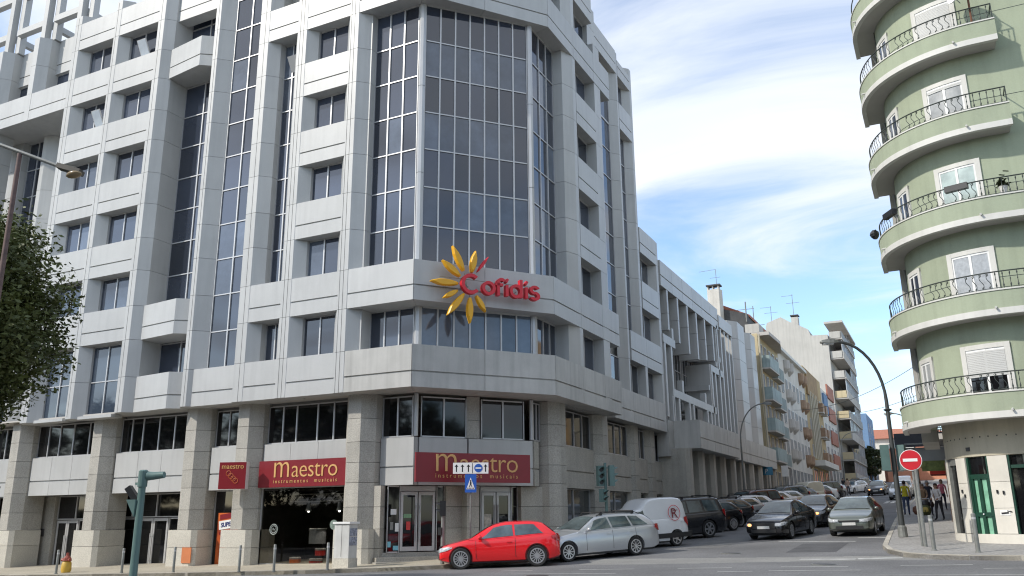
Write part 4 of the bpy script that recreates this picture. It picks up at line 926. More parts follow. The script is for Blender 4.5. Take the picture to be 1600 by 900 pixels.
for k, (x, y, z, h) in enumerate(((-15.5, 84.9, 17.0, 5.0), (-21.6, 133, 30.6, 2.6), (-18.2, 132.6, 31.2, 3.4), (-15.5, 98, 17.0, 3.8))):
    mb = MB().tube([(x, y, z), (x, y, z+h)], .04, 6); mb.tube([(x-1.6, y, z+h*.95), (x+.1, y, z+h*.95)], .03, 5); mb.tube([(x-1.0, y, z+h*.6), (x+1.0, y, z+h*.6)], .03, 5)
    o = part('rooftop_antenna', mb, M_POLE); o['category'] = 'antenna'; o['group'] = 'antennas on the street roofs'
    o['label'] = ['tall antenna mast on the roof of the long white block, nearest the blue balconies', 'antenna at the left end of the bare grey gable', 'antenna beside the chimney of the grey gable', 'antenna at the far end of the long white roof'][k]
# 6.. end of street
o, base, nf, L = house('narrow pale yellow house past the grey tower block', 153, 166, 17.5, M_YWALL, cols=3, fh=3)
o, base, nf, L = house('blue block seen down the far end of the street', 190, 206, 22.0, M_BLUEP, cols=3, fh=3, af=-13.8)
o, base, nf, L = house('low cream house between the yellow house and the blue block', 167, 189, 14.5, M_CREAM, cols=5, fh=3, af=-14.5)
# salmon building across the end of the street, seen head on
EB = thing('corner_house', 'salmon pink house with white trim closing the far end of the street', 'house', (-6, 205, 8))
zb = G(-6, 200)
part('wall', MB().box(-12.5, 3, 205, 220, zb-1, zb+6.0), M_PINK, EB)
part('wall', MB().box(-11.8, -6.2, 203, 204.9, zb-1, zb+7.2), M_PINK, EB)
part('roof', MB().add([(-12.2, 202.6, zb+7.0), (-5.8, 202.6, zb+7.0), (-9, 202.6, zb+9.2), (-12.2, 206, zb+7.0), (-5.8, 206, zb+7.0), (-9, 206, zb+9.2)], [(0, 1, 2), (5, 4, 3), (0, 2, 5, 3), (2, 1, 4, 5), (0, 3, 4, 1)]), M_TRIM, EB)
window([(-9.7, 202.98), (-8.4, 202.98)], zb+3.2, zb+5.6, 2, parent=EB, m=M_GLS2)
part('roof', MB().add([(-13, 204.9, zb+6.0), (4, 204.9, zb+6.0), (4, 221, zb+6.0), (-13, 221, zb+6.0), (-9, 212, zb+9.5), (0, 212, zb+9.5)], [(0, 1, 5, 4), (1, 2, 5), (2, 3, 4, 5), (3, 0, 4), (3, 2, 1, 0)]), M_TILE, EB)
o = thing('white_house', 'white house with a big red tiled roof behind the salmon house', 'house', (-10, 232, 9))
part('wall', MB().box(-22, 2, 230, 245, 8, zb+11.5), M_WWALL, o)
part('roof', MB().add([(-23, 229, zb+11.3), (3, 229, zb+11.3), (3, 246, zb+11.3), (-23, 246, zb+11.3), (-17, 237, zb+14.2), (-3, 237, zb+14.2)], [(0, 1, 5, 4), (1, 2, 5), (2, 3, 4, 5), (3, 0, 4), (3, 2, 1, 0)]), M_TILE, o)
for i in range(4): window([(-19+i*5, 229.97), (-17.6+i*5, 229.97)], zb+7, zb+9.3, 1, parent=o, m=M_GLS)

# ================================================================== green corner block, right
GR = thing('green_corner_building', 'green rendered corner block with curved stacked balconies and a marble ground floor', 'apartment block', (3, 34, .6))
CX, CY = 2.55, 33.55
def AP(phi, r): p = radians(phi); return (CX-r*sin(p), CY-r*cos(p))
def arc(r, p0=90, p1=0, n=16): return [AP(p0+(p1-p0)*i/n, r) for i in range(n+1)]
def shell(name, r0, r1, z0, z1, m, parent, tail0=None, tail1=None, n=20, close=True, smooth=True):
    """a curved wall: outer radius r1 and inner r0, with straight tails to t=tail0 (street side) and a=tail1 (front side)"""
    O = ([(CX-r1, tail0)] if tail0 else [])+arc(r1, n=n)+([(tail1, CY-r1)] if tail1 else [])
    I = ([(CX-r0, tail0)] if tail0 else [])+arc(r0, n=n)+([(tail1, CY-r0)] if tail1 else [])
    mb = MB()
    k = len(O); vs = [(x, y, z0) for x, y in O]+[(x, y, z0) for x, y in I]+[(x, y, z1) for x, y in O]+[(x, y, z1) for x, y in I]; fs = []
    for i in range(k-1):
        fs += [(i, i+1, 2*k+i+1, 2*k+i), (k+i+1, k+i, 3*k+i, 3*k+i+1), (2*k+i, 2*k+i+1, 3*k+i+1, 3*k+i), (i+1, i, k+i, k+i+1)]
    fs += [(0, 2*k, 3*k, k), (k-1, 2*k-1, 4*k-1, 3*k-1)]
    mb.add(vs, fs); return part(name, mb, m, parent, smooth=smooth)
RW, RB, RG = 3.05, 3.82, 2.60
shell('wall', RW-.3, RW, 4.62, 24, M_GREEN, GR, 39.5, 15)
part('wall_core', MB().box(CX-.6, 15, CY-.6, 39.4, .2, 24), M_CREAM, GR)
for z in (8.95, 12.05, 15.15, 18.3): shell('render_joint', RW, RW+.004, z, z+.02, M_IRON, GR, 39.4, 14.9)
bz = [4.45, 7.60, 10.67, 13.76, 16.85, 19.95]
# baluster meshes
bal_s = MB(); pts = []
for i in range(15):
    u = i/14; pts.append((.0, .055*sin(2*pi*u), .04+.5*u))
bal_s.tube(pts, .011, 5)
for zc, s in ((.08, 1), (.5, -1)): bal_s.tube([(0, s*(.035+.035*cos(t)), zc+.035*sin(t)) for t in [k*pi/4 for k in range(8)]], .009, 4)
bal_s = bal_s.mesh('baluster', M_IRON)
bal_v = MB(); bal_v.tube([(0, 0, 0), (0, 0, .56)], .010, 5); bal_v.lathe([(.012, .05), (.028, .12), (.012, .2)], 6); bal_v.lathe([(.012, .28), (.022, .31), (.012, .34)], 6); bal_v.lathe([(.012, .44), (.026, .5), (.012, .54)], 6)
bal_v = bal_v.mesh('baluster', M_IRON)
def pathpts(r, t_end, a_end, step):
    P = [(CX-r, t_end)]+arc(r, n=40)+[(a_end, CY-r)]
    out = []; acc = 0; nxt = step/2
    for i in range(len(P)-1):
        a, b = Vector(P[i]), Vector(P[i+1]); L = (b-a).length
        while nxt <= acc+L:
            p = a.lerp(b, (nxt-acc)/L); d = (b-a).normalized(); out.append((p, d)); nxt += step
        acc += L
    return out
for i, z in enumerate(bz):
    ae = 3.25 if i in (3, 4) else (7.5 if i < 3 else 3.25)
    b = part('balcony', MB().prism([(CX-RB+.06, 34.85)]+arc(RB-.06, n=20)+[(ae-.05, CY-RB+.06), (ae-.05, CY-RW+.1)]+arc(RW-.1, 0, 90, 20)+[(CX-RW+.1, 34.85)], z+.04, z+.24), M_SOFF, GR)
    b['label'] = 'curved balcony'
    shell('balcony_band', RB-.14, RB+.02, z, z+.2, M_TRIM, b, 34.9, ae, n=28)
    shell('balcony_parapet', RB-.14, RB, z+.204, z+.76, M_GREEN, b, 34.9, ae, n=28)
    part('balcony_end', MB().box(ae-.12, ae-.002, CY-RB+.14, CY-RW-.01, z+.24, z+.758), M_GREEN, b); part('balcony_end', MB().box(CX-RB+.142, CX-RW-.01, 34.78, 34.898, z+.24, z+.758), M_GREEN, b)
    shell('coping', RB-.17, RB+.03, z+.764, z+.81, M_TRIM, b, 34.9, ae, n=28)
    RR = RB-.07
    rail = MB(); P = [(CX-RR, 34.85)]+arc(RR, n=40)+[(ae-.05, CY-RR)]
    rail.tube([(x, y, z+1.38) for x, y in P], .022, 6); rail.tube([(x, y, z+.86) for x, y in P], .012, 5)
    for q in (P[0], P[-1]): rail.tube([(*q, z+.8), (*q, z+1.4)], .018, 6)
    rail.tube([(ae-.05, CY-RR, z+1.38), (ae-.05, CY-RW, z+1.38)], .02, 6)
    part('top_rail', rail, M_IRON, b)
    bl = wloc(b)
    for k, (p, d) in enumerate(pathpts(RR, 34.85, ae-.1, .2)):
        if i == 5: break
        curved = p.x < 1.9
        if curved and k % 6 in (4,): continue
        o = bpy.data.objects.new('baluster', bal_s if curved else bal_v); COL.objects.link(o); o.parent = b
        o.location = Vector((p.x, p.y, z+.81))-bl; o.rotation_euler = (0, 0, atan2(d.y, d.x)-pi/2+(pi/2 if curved and 0 else 0))
    # spout
    p = AP(9, RB+.08); part('spout', MB().tube([(*AP(9, RB-.02), z+.24), (*AP(9, RB+.14), z+.2)], .035, 7), M_TRIM, b)
    p = AP(70, RB+.08); part('spout', MB().tube([(*AP(70, RB-.02), z+.24), (*AP(70, RB+.14), z+.2)], .035, 7), M_TRIM, b)
def arcbox(p0, p1, r0, r1, z0, z1, n=4):
    mb = MB(); O = [AP(p0+(p1-p0)*i/n, r1) for i in range(n+1)]; I = [AP(p1+(p0-p1)*i/n, r0) for i in range(n+1)]
    return mb.prism(O+I, z0, z1)
def mrg(*ms):
    r = MB()
    for m_ in ms: r.add(m_.v, m_.f)
    return r
def awindow(p0, p1, r, z0, z1, shutter=0, pm=None, parent=None, tw_=4.0, name='balcony_window'):
    """french window on the curved wall: trim surround, leaves, panes"""
    s = 1 if p0 > p1 else -1; parent = parent or GR
    fr = part(name, mrg(arcbox(p0, p0-s*tw_*.75, r, r+.06, z0, z1), arcbox(p1+s*tw_*.75, p1, r, r+.06, z0, z1), arcbox(p0, p1, r, r+.06, z1-.2+.05, z1+.001)), M_TRIM, parent)
    q0, q1 = p0-s*tw_*.75, p1+s*tw_*.75; m_ = (q0+q1)/2; w = .9
    part('window_leaf', mrg(arcbox(q0, q0-s*w, r, r+.035, z0, z1-.15), arcbox(q1+s*w, q1, r, r+.035, z0, z1-.15), arcbox(m_+w*.8, m_-w*.8, r, r+.04, z0, z1-.15), arcbox(q0, q1, r, r+.034, z0, z0+.3), arcbox(q0, q1, r, r+.034, z1-.22, z1-.151)), M_WHITE, fr)
    part('pane', arcbox(q0-s*w, m_+s*w*.8, r, r+.02, z0+.3, z1-.22), pm or M_GLS2, fr); part('pane', arcbox(m_-s*w*.8, q1+s*w, r, r+.02, z0+.3, z1-.22), pm or M_GLS2, fr)
    if shutter:
        k = int(shutter/.055); sm = MB()
        for j in range(k):
            za = z1-.22-.055*j; t = arcbox(q0-s*.2, q1+s*.2, r+.005, r+.05, za-.05, za, 3); sm.add(t.v, t.f)
        part('roller_shutter', sm, M_SHUT, fr)
for i, z in enumerate(bz[:5]):
    pmw = [M_GLSD, mat('blind_pane', (.36, .38, .40), .3, var=.2, vs=8), mat('net_curtain_pane', (.42, .50, .48), .25, var=.25, vs=2), mat('net_curtain_grey', (.33, .34, .34), .25, var=.2, vs=3), mat('net_curtain_grey', (.33, .34, .34), .25)][i]
    awindow(34, 6.5, RW, z+.24, z+2.42, shutter=[.85, 0, 0, .12, 1.15][i], pm=pmw)
    awindow(75, 57, RW, z+.24, z+2.35, pm=M_GLS if i else mat('net_curtain_grey', (.33, .34, .34), .25), tw_=3.2)
    # flat window further along the front
    x0 = 4.9; zz0 = z+.24
    fr = part('balcony_window', MB().box(x0-.15, x0, CY-RW-.06, CY-RW, zz0, zz0+2.3).box(x0+1.3, x0+1.45, CY-RW-.06, CY-RW, zz0, zz0+2.3).box(x0, x0+1.3, CY-RW-.06, CY-RW, zz0+2.15, zz0+2.3), M_TRIM, GR)
    part('pane', MB().box(x0, x0+1.3, CY-RW-.02, CY-RW, zz0, zz0+2.15), M_GLS2, fr)
# ground floor: marble piers, cream lintel, door and windows
shell('lintel_wall', RG-.3, RG, 3.42, 4.64, M_CREAM, GR, 36.5, 15); shell('plinth', RG-.3, RG+.03, .2, 1.02, M_MARB, GR, 36.5, None, n=20)
def mpier(p0, p1):
    zs_ = [1.03, 1.8, 2.6, 3.41]
    for j in range(3): part('marble_slab', arcbox(p0, p1, RG-.28, RG+.03, zs_[j]+.005, zs_[j+1]-.005, 3), M_MARB, GR)
mpier(90, 80); mpier(62, 51.5); mpier(33, 20); mpier(2, -3)
for j in range(3): part('marble_slab', MB().box(4.2, 4.9, CY-RG-.03, CY-RG+.25, 1.03+.8*j, 1.82+.8*j), M_MARB, GR)
part('plinth', MB().box(CX, 15, CY-RG-.032, CY-RG+.25, .2, 1.02), M_MARB, GR)
f_ = part('shop_window', mrg(arcbox(79.9, 78.6, RG-.1, RG+.0, 1.03, 3.41, 1), arcbox(63.3, 62.1, RG-.1, RG+.0, 1.03, 3.41, 1), arcbox(79.9, 62.1, RG-.12, RG-.03, 3.2, 3.41)), M_POLE, GR)
part('pane', arcbox(78.6, 63.3, RG-.14, RG-.1, 1.03, 3.3), M_GLSD, f_)
f_ = part('shop_window', mrg(arcbox(19.9, 18.7, RG-.1, RG-.0, 1.03, 3.41, 1), arcbox(19.9, 2.1, RG-.12, RG-.03, 3.0, 3.1)), M_DGREEN, GR)
part('pane', arcbox(18.7, 2.1, RG-.14, RG-.1, 1.03, 3.4), M_GLSD, f_)
f_ = part('shop_window', MB().box(2.7, 4.2, CY-RG-.0, CY-RG+.05, 3.0, 3.1), M_DGREEN, GR); part('pane', MB().box(2.7, 4.2, CY-RG+.08, CY-RG+.12, 1.03, 3.41), M_GLSD, f_)
# green double door
DR = part('door', mrg(arcbox(51.4, 49.6, RG-.12, RG-.02, .62, 3.4, 1), arcbox(34.9, 33.1, RG-.12, RG-.02, .62, 3.4, 1), arcbox(49.6, 34.9, RG-.12, RG-.03, 2.72, 2.86), arcbox(43.5, 41, RG-.12, RG-.02, .62, 2.72, 1), arcbox(49.6, 34.9, RG-.12, RG-.03, .55, .78), arcbox(49.6, 34.9, RG-.12, RG-.03, 1.55, 1.68), arcbox(49.6, 47.8, RG-.12, RG-.04, .78, 2.72, 1), arcbox(36.6, 34.9, RG-.12, RG-.04, .78, 2.72, 1)), M_DGREEN, GR)
part('pane', arcbox(49.6, 34.9, RG-.16, RG-.1, 2.86, 3.4), M_GLSD, DR)
for p0, p1 in ((47.8, 43.5), (41, 36.6)):
    part('pane', arcbox(p0, p1, RG-.16, RG-.1, 1.68, 2.72), M_MINT, DR); part('pane', arcbox(p0, p1, RG-.16, RG-.1, .78, 1.55), M_MINT, DR)
part('door_handle', MB().blob((*AP(41.8, RG), 1.62), .03), M_RIM, DR)
for ph, z in ((58, 2.35), (55.5, 2.2), (29, 2.3), (25, 2.27)): part('wall_bracket', MB().obox((*AP(ph, RG+.05), z), (1, 0, 0), .05, .06, .1), M_BLACK, GR)
part('house_number', MB().obox((*AP(47, RG+.02), 3.66), (1, -.9, 0), .14, .03, .12), M_JOINT, GR)
for k in range(14):
    ph = 78-k*6; part('fixing_hole', MB().disc((*AP(ph, RG), 4.02), (AP(ph, 1)[0]-CX, AP(ph, 1)[1]-CY, 0), .022, .02, 8), M_JOINT, GR)
mb = MB(); p = AP(26, RG+.035)
mb.obox((*p, 1.66), (.9, -.44, 0), .3, .006, .16); part('notice', mb, M_WHITE, GR)
mb = MB(); mb.obox((*AP(26, RG+.042), 1.65), (.9, -.44, .08), .22, .006, .05); mb.obox((*AP(23, RG+.044), 1.70), (.9, -.44, -.2), .14, .006, .03); part('notice_print', mb, M_BLACK, GR)
part('drainpipe', MB().tube([(CX-RW-.05, 35.1, 4.7), (CX-RW-.05, 35.1, 24)], .05, 8), M_POLE, GR)
part('cable', MB().tube([(*AP(88, RW+.03), 24), (*AP(80, RW+.02), 19.2), (*AP(70, RW+.02), 18.7)], .02, 5), M_IRON, GR)
part('grey_side_wall', MB().box(-.75, -.2, 35.3, 39.4, 4.2, 24), M_GREYW, GR)
for k, (p0, p1, zc) in enumerate((((-13.2, 90, 12.0), (-.1, 66, 12.5), 11.2), ((-13.3, 108, 13.5), (.2, 84, 12.8), 12.1))):
    pts_ = [Vector(p0).lerp(Vector(p1), u)+Vector((0, 0, -1.0*4*u*(1-u))) for u in [i/16 for i in range(17)]]
    o = part('overhead_cable', MB().tube(pts_, .02, 4), M_IRON); o['category'] = 'cable'; o['group'] = 'cables over the street'
    o['label'] = ['thin cable sagging across the street from the white block to the peach block', 'farther thin cable sagging across the street from the ochre block'][k]
# things on the balconies
def plant_pot(x, y, z, lab, w=.6, d=Vector((1, 0, 0)), leaves=0, round_=False):
    o = thing('flower_pot' if round_ else 'planter_box', lab, 'planter', (x, y, z), 'pots and planters on the green balconies')
    if round_: part('pot', MB().lathe([(.09, z), (.13, z+.28), (.14, z+.3)], 10, (x, y, 0)), M_TRIM, o)
    else: part('box', MB().obox((x, y, z+.1), d, w, .18, .2), M_BLACK, o)
    if leaves:
        mb = MB(); mb2 = []
        for k in range(leaves):
            c = Vector((x+random.gauss(0, .09), y+random.gauss(0, .07), z+.3+abs(random.gauss(0, .14)))); a = random.random()*6; u = Vector((cos(a), sin(a), random.uniform(-.3, .8)))*.08; v = Vector((-sin(a), cos(a), .3))*.03
            mb.quad(c-u-v, c+u-v, c+u+v, c-u+v)
        part('leaves', mb, M_LEAF2, o, kind='stuff')
pp_ = AP(18, RB-.02); plant_pot(*pp_, bz[2]+1.2, 'dark planter box hanging on the rail in front of the net-curtained window', .7, Vector((.95, -.3, 0)))
pp_ = AP(60, RB-.02); plant_pot(*pp_, bz[2]+1.2, 'dark planter box hanging in front of the narrow curved window', .7, Vector((.5, -.86, 0)))
plant_pot(2.7, CY-RB+.25, bz[2]+.82, 'pale pot holding a small spiky plant on the third balcony from below', leaves=70, round_=True)
pp_ = AP(87, RB+.12); o = part('hanging_planter', MB().blob((*pp_, bz[2]+1.15), (.16, .22, .18), 8, 6, .1), M_BLACK); o['label'] = 'round dark hanging planter at the left tip of the third balcony from below'; o['category'] = 'planter'
o = thing('satellite_dish', 'white satellite dish on a rusty post at the topmost balcony rail', 'satellite dish', (2.6, 29.85, 17.6))
part('post', MB().tube([(2.6, 29.9, 17.6), (2.6, 29.9, 18.9)], .035, 7), mat('rusty_post', (.16, .07, .04), .8), o)
mb = MB(); n_ = 14
prof = [(.02, 0), (.2, .02), (.36, .09), (.42, .14)]
ax = Vector((-.75, -.55, .35)).normalized(); u = ax.cross(Vector((0, 0, 1))).normalized(); w = ax.cross(u); c = Vector((2.35, 29.75, 18.85)); vs = []; fs = []
for r, h in prof+[(.42, .11), (.2, -.01), (.02, -.03)]:
    for k in range(n_): vs.append(c+ax*h+(u*cos(2*pi*k/n_)+w*sin(2*pi*k/n_))*r)
for i in range(6):
    for k in range(n_): fs.append((i*n_+k, i*n_+(k+1) % n_, (i+1)*n_+(k+1) % n_, (i+1)*n_+k))
part('dish', MB().add(vs, fs), M_WHITE, o, smooth=True); part('arm', MB().tube([c-Vector((0, 0, .38)), c+ax*.55-Vector((0, 0, .1))], .015, 5), M_POLE, o); part('receiver', MB().blob(c+ax*.55-Vector((0, 0, .08)), .05), M_BLACK, o)

# right side neighbours up the street
def rhouse(label, t0, t1, ztop, m, af, cols, blc=None):
    zb = G(af, t0)-1; o = thing('apartment_building', label, 'apartment block', (af, t0, zb), None)
    part('wall', MB().box(af, 14, t0, t1, zb, ztop), m, o); base = G(af, (t0+t1)/2); L = (t1-t0)/cols
    nf = int((ztop-base-3.6)/3)
    for f in range(nf):
        for c in range(cols):
            tc_ = t0+L*(c+.5); window([(af, tc_+.5), (af, tc_-.5)], base+4.2+f*3, base+6+f*3, 2, parent=o)
        if blc:
            for (b0, b1, out_) in blc:
                z = base+3.9+f*3; b = part('balcony', MB().box(af-out_, af, b0, b1, z-.25, z), M_SOFF, o)
                mb = MB(); mb.tube([(af-out_+.05, b1, z+1), (af-out_+.05, b0, z+1), (af, b0, z+1)], .03, 5)
                for k in range(int((b1-b0)/.3)): mb.tube([(af-out_+.05, b0+k*.3, z), (af-out_+.05, b0+k*.3, z+1)], .014, 4)
                for k in range(int(out_/.25)+1): mb.tube([(af-k*.25, b0, z), (af-k*.25, b0, z+1)], .014, 4)
                part('railing', mb, M_IRON, b)
    for c in range(cols):
        tc_ = t0+L*(c+.5); window([(af, tc_+L*.36), (af, tc_-L*.36)], base+.15, base+2.9, 2, parent=o, m=M_GLSD)
    return o, base
rhouse('grey neighbour block with railed balconies just behind the green building', 39.6, 52, 16, M_GREYW, .05, 4, [(43.5, 47.5, .95)])
rhouse('peach yellow block with curved balconies further up on the right', 52.1, 70, 15.5, mat('peach_render', (.60, .40, .20), .8, var=.1), .1, 6, [(54, 57, .7), (60, 64, 1.3)])
rhouse('cream block on the right further up the hill', 70.1, 100, 13.5, M_CREAM, .4, 8, [(75, 79, .8)])
rhouse('low white block on the right near the top of the street', 100.1, 140, 13.5, M_WWALL, 1.0, 9)
rhouse('yellow block on the right at the top of the street', 140.1, 200, 16.5, M_YWALL, 1.5, 12)

# ================================================================== vehicles
def lerpp_lin(P, x):
    if x <= P[0][0]: return P[0][1]
    for (a, u), (b, v) in zip(P, P[1:]):
        if x <= b: return u+(v-u)*(x-a)/(b-a)
    return P[-1][1]
def lerpp(P, x):
    # monotone-ish cubic through the profile points
    if x <= P[0][0]: return P[0][1]
    if x >= P[-1][0]: return P[-1][1]
    for i in range(len(P)-1):
        if x <= P[i+1][0]: break
    x0, y0 = P[i]; x1, y1 = P[i+1]; h = x1-x0; d = (y1-y0)/h
    def sl(j):
        if j <= 0 or j >= len(P)-1: return None
        a = (P[j][1]-P[j-1][1])/(P[j][0]-P[j-1][0]); b = (P[j+1][1]-P[j][1])/(P[j+1][0]-P[j][0])
        return 0 if a*b <= 0 else 2*a*b/(a+b)
    m0, m1 = sl(i), sl(i+1); m0 = d if m0 is None else m0; m1 = d if m1 is None else m1
    t = (x-x0)/h
    return (2*t**3-3*t*t+1)*y0+(t**3-2*t*t+t)*h*m0+(-2*t**3+3*t*t)*y1+(t**3-t*t)*h*m1
def smoothp(P, x, h=.08): return (lerpp(P, x-h)+2*lerpp(P, x)+lerpp(P, x+h))/4
def make_car(name, label, cat, sp, body_m, group=None):
    """local frame: +x forward, y left, z up, origin on the ground under the middle. sp: shape dict; distances from the front bumper"""
    L, Wd = sp['L'], sp['W']; hw = Wd/2
    o = thing(name, label, cat, (0, 0, 0), group)
    X = lambda d: L/2-d
    deck = sp['deck']; roof = sp['roof']; cow, tail = roof[0][0], roof[-1][0]
    def halfw(d):
        f = max(0, 1-d/ .75); r = max(0, 1-(L-d)/.6)
        return hw*(1-.20*f**2.2-.13*r**2.2)
    def zbot(d):
        return .19+.10*max(0, 1-d/.5)**2+.12*max(0, 1-(L-d)/.5)**2
    # lower body
    N_ = 44; st = [L*(i/N_) for i in range(N_+1)]; st = [0, .03, .08, .16]+[s for s in st if .2 < s < L-.2]+[L-.16, L-.08, L-.03, L]
    rings = []
    for d in st:
        zs = smoothp(deck, d, .06); w = halfw(d); e = min(1, min(d, L-d)/.10); sh = .82+.18*sqrt(max(0, e*(2-e)))
        zb = zbot(d); zm = .52*zs+.06; zt = zb+(zs-zb)
        nose = 1-(1-sh)*.6
        pr = [(0, zb), (w*.80, zb), (w*.955*nose, zb+.05), (w*.985*nose, zb+.16), (w*1.0*nose, zm-.06), (w*.995*nose, zm+.10), (w*.975*nose, zs-.11), (w*.945*nose, zs-.045), (w*.885*nose, zs), (w*.55, zs+.018), (0, zs+.025)]
        if d < .03 or d > L-.03:
            k = .88; pr = [(y*k, zb+(z-zb)*.92+.02) for y, z in pr]
        rings.append([(X(d), y, z) for y, z in pr]+[(X(d), -y, z) for y, z in pr[-2:0:-1]])
    n = len(rings[0]); mb = MB(); mb.v = [p for r in rings for p in r]
    for i in range(len(rings)-1):
        for k in range(n): mb.f.append((i*n+k, (i+1)*n+k, (i+1)*n+(k+1) % n, i*n+(k+1) % n))
    mb.f.append(tuple(range(n))); mb.f.append(tuple((len(rings)-1)*n+k for k in range(n-1, -1, -1)))
    body = part('body', mb, body_m, o)
    # wheel arches cut out
    r = sp['r']; wx = [X(sp['fo']), X(sp['fo']+sp['wb'])]
    cut = MB()
    for x in wx:
        for s in (-1, 1): cut.tube([(x, s*(hw-.24), r+.0), (x, s*(hw+.1), r+.0)], r+.055, 28)
    co = part('cutter', cut, M_TRIMB, o)
    bmn = bmesh.new(); bmn.from_mesh(co.data); bmesh.ops.recalc_face_normals(bmn, faces=bmn.faces[:]); bmn.to_mesh(co.data); bmn.free()
    bmn = bmesh.new(); bmn.from_mesh(body.data); bmesh.ops.recalc_face_normals(bmn, faces=bmn.faces[:]); bmn.to_mesh(body.data); bmn.free()
    md = body.modifiers.new('b', 'BOOLEAN'); md.object = co; md.operation = 'DIFFERENCE'; md.solver = 'EXACT'
    dg = bpy.context.evaluated_depsgraph_get(); me = bpy.data.meshes.new_from_object(body.evaluated_get(dg)); body.modifiers.clear(); body.data = me
    me.materials.clear(); me.materials.append(body_m); bpy.data.objects.remove(co)
    me.shade_smooth(); me.set_sharp_from_angle(angle=radians(32))
    # cabin
    gl = []; M_ = 26; ds = [cow+(tail-cow)*i/M_ for i in range(M_+1)]
    hr = sp.get('roofw', .70)
    def cab(d, s):
        """point on the cabin side: s 0 at belt, 1 at roof edge"""
        zs = smoothp(deck, d, .06)-.02; zr = max(smoothp(roof, d, .07), zs+.005); wb_ = halfw(d)*.925; wr = wb_*(1-(1-hr)*min(1, (zr-zs)/.45)*1.0)
        return (wb_+(wr-wb_)*s**1.15, zs+(zr-.05*min(1, (zr-zs)/.3)-zs)*s, zr)
    rings = []
    for d in ds:
        pr = [cab(d, s)[:2] for s in (0, .3, .6, .85, 1)]; y1, z1 = pr[-1]; zr = cab(d, 1)[2]
        pr += [(y1*.93, zr-.008), (y1*.6, zr+.012), (0, zr+.018)]
        rings.append([(X(d), y, z) for y, z in pr]+[(X(d), -y, z) for y, z in pr[-2::-1]])
    n = len(rings[0]); mb = MB(); mb.v = [p for r_ in rings for p in r_]
    for i in range(len(rings)-1):
        for k in range(n-1): mb.f.append((i*n+k, (i+1)*n+k, (i+1)*n+k+1, i*n+k+1))
        mb.f.append((i*n+n-1, (i+1)*n+n-1, (i+1)*n, i*n))
    mb.f.append(tuple(range(n))); mb.f.append(tuple((len(rings)-1)*n+k for k in range(n-1, -1, -1)))
    part('cabin', mb, body_m, o, smooth=True)
    # side windows
    for s_ in (1, -1):
        for (d0, d1, t0, t1) in sp['side']:     # bottom from d0..d1, top from t0..t1
            mb = MB(); nx, ny = 8, 4; vs = []
            for i in range(nx+1):
                for j in range(ny+1):
                    v = .10+.80*j/ny; u = i/nx; d = (d0+(t0-d0)*(j/ny))*(1-u)+(d1+(t1-d1)*(j/ny))*u
                    y, z, _ = cab(d, v); vs.append((X(d), s_*(y+.010), z))
            mb.v = vs
            for i in range(nx):
                for j in range(ny):
                    a = i*(ny+1)+j; q = (a, a+ny+1, a+ny+2, a+1); mb.f.append(q if s_ < 0 else q[::-1])
            part('side_window', mb, M_CARG, o, smooth=True)
    # windscreen and rear window
    for nm, (d0, d1) in (('windscreen', sp['ws']), ('rear_window', sp['rw'])):
        if d0 is None: continue
        mb = MB(); vs = []
        for i in range(7):
            d = d0+(d1-d0)*i/6; y1, z1, zr = cab(d, 1)
            for yy in (-.90, -.6, 0, .6, .90): vs.append((X(d)+(.012 if nm == 'windscreen' else -.012), yy*y1, zr+(.018 if abs(yy) < .1 else .012 if abs(yy) < .7 else -.002)+.012))
        mb.v = vs
        for i in range(6):
            for j in range(4): a = i*5+j; mb.f.append((a, a+5, a+6, a+1))
        part(nm, mb, M_CARG, o, smooth=True)
    # wheels
    ty = MB(); ty.v = []; prof = [(r*.66, -.095), (r*.9, -.105), (r*.985, -.085), (r, -.04), (r, .04), (r*.985, .085), (r*.9, .105), (r*.66, .095)]
    nn2 = 28
    for rr, y in prof:
        for k in range(nn2): ty.v.append((rr*cos(2*pi*k/nn2), y, rr*sin(2*pi*k/nn2)))
    for i in range(len(prof)-1):
        for k in range(nn2): ty.f.append((i*nn2+k, i*nn2+(k+1) % nn2, (i+1)*nn2+(k+1) % nn2, (i+1)*nn2+k))
    k = len(prof)-1; tym = ty.mesh('wheel', M_TYRE, True)
    rm = MB(); rr = r*.70
    rm.tube([(0, .055, 0), (0, .07, 0)], rr*.98, 24)
    dark = rm.mesh('wheel_well', M_TRIMB)
    rm = MB()
    for k in range(24):
        a0, a1 = 2*pi*k/24, 2*pi*(k+1)/24
        rm.add([(rr*.88*cos(a0), .10, rr*.88*sin(a0)), (rr*.88*cos(a1), .10, rr*.88*sin(a1)), (rr*1.03*cos(a1), .10, rr*1.03*sin(a1)), (rr*1.03*cos(a0), .10, rr*1.03*sin(a0)), (rr*.88*cos(a0), .06, rr*.88*sin(a0)), (rr*.88*cos(a1), .06, rr*.88*sin(a1))], [(0, 1, 2, 3), (0, 4, 5, 1)])
    ns = sp.get('spokes', 7)
    for k in range(ns):
        a = 2*pi*k/ns; rm.bar((rr*.12*cos(a), .088, rr*.12*sin(a)), (rr*.93*cos(a), .098, rr*.93*sin(a)), sp.get('spw', .05), .025, uz=(0, 1, 0))
    rm.tube([(0, .07, 0), (0, .108, 0)], rr*.2, 12)
    rim = rm.mesh('rim', M_RIM)
    for x in wx:
        for s_ in (1, -1):
            w_ = bpy.data.objects.new('wheel', tym); COL.objects.link(w_); w_.parent = o; w_.location = (x, s_*(hw-.125), r)
            if s_ < 0: w_.rotation_euler = (0, 0, pi)
            for nm, d_ in (('rim', rim), ('brake_disc', dark)):
                q = bpy.data.objects.new(nm, d_); COL.objects.link(q); q.parent = w_
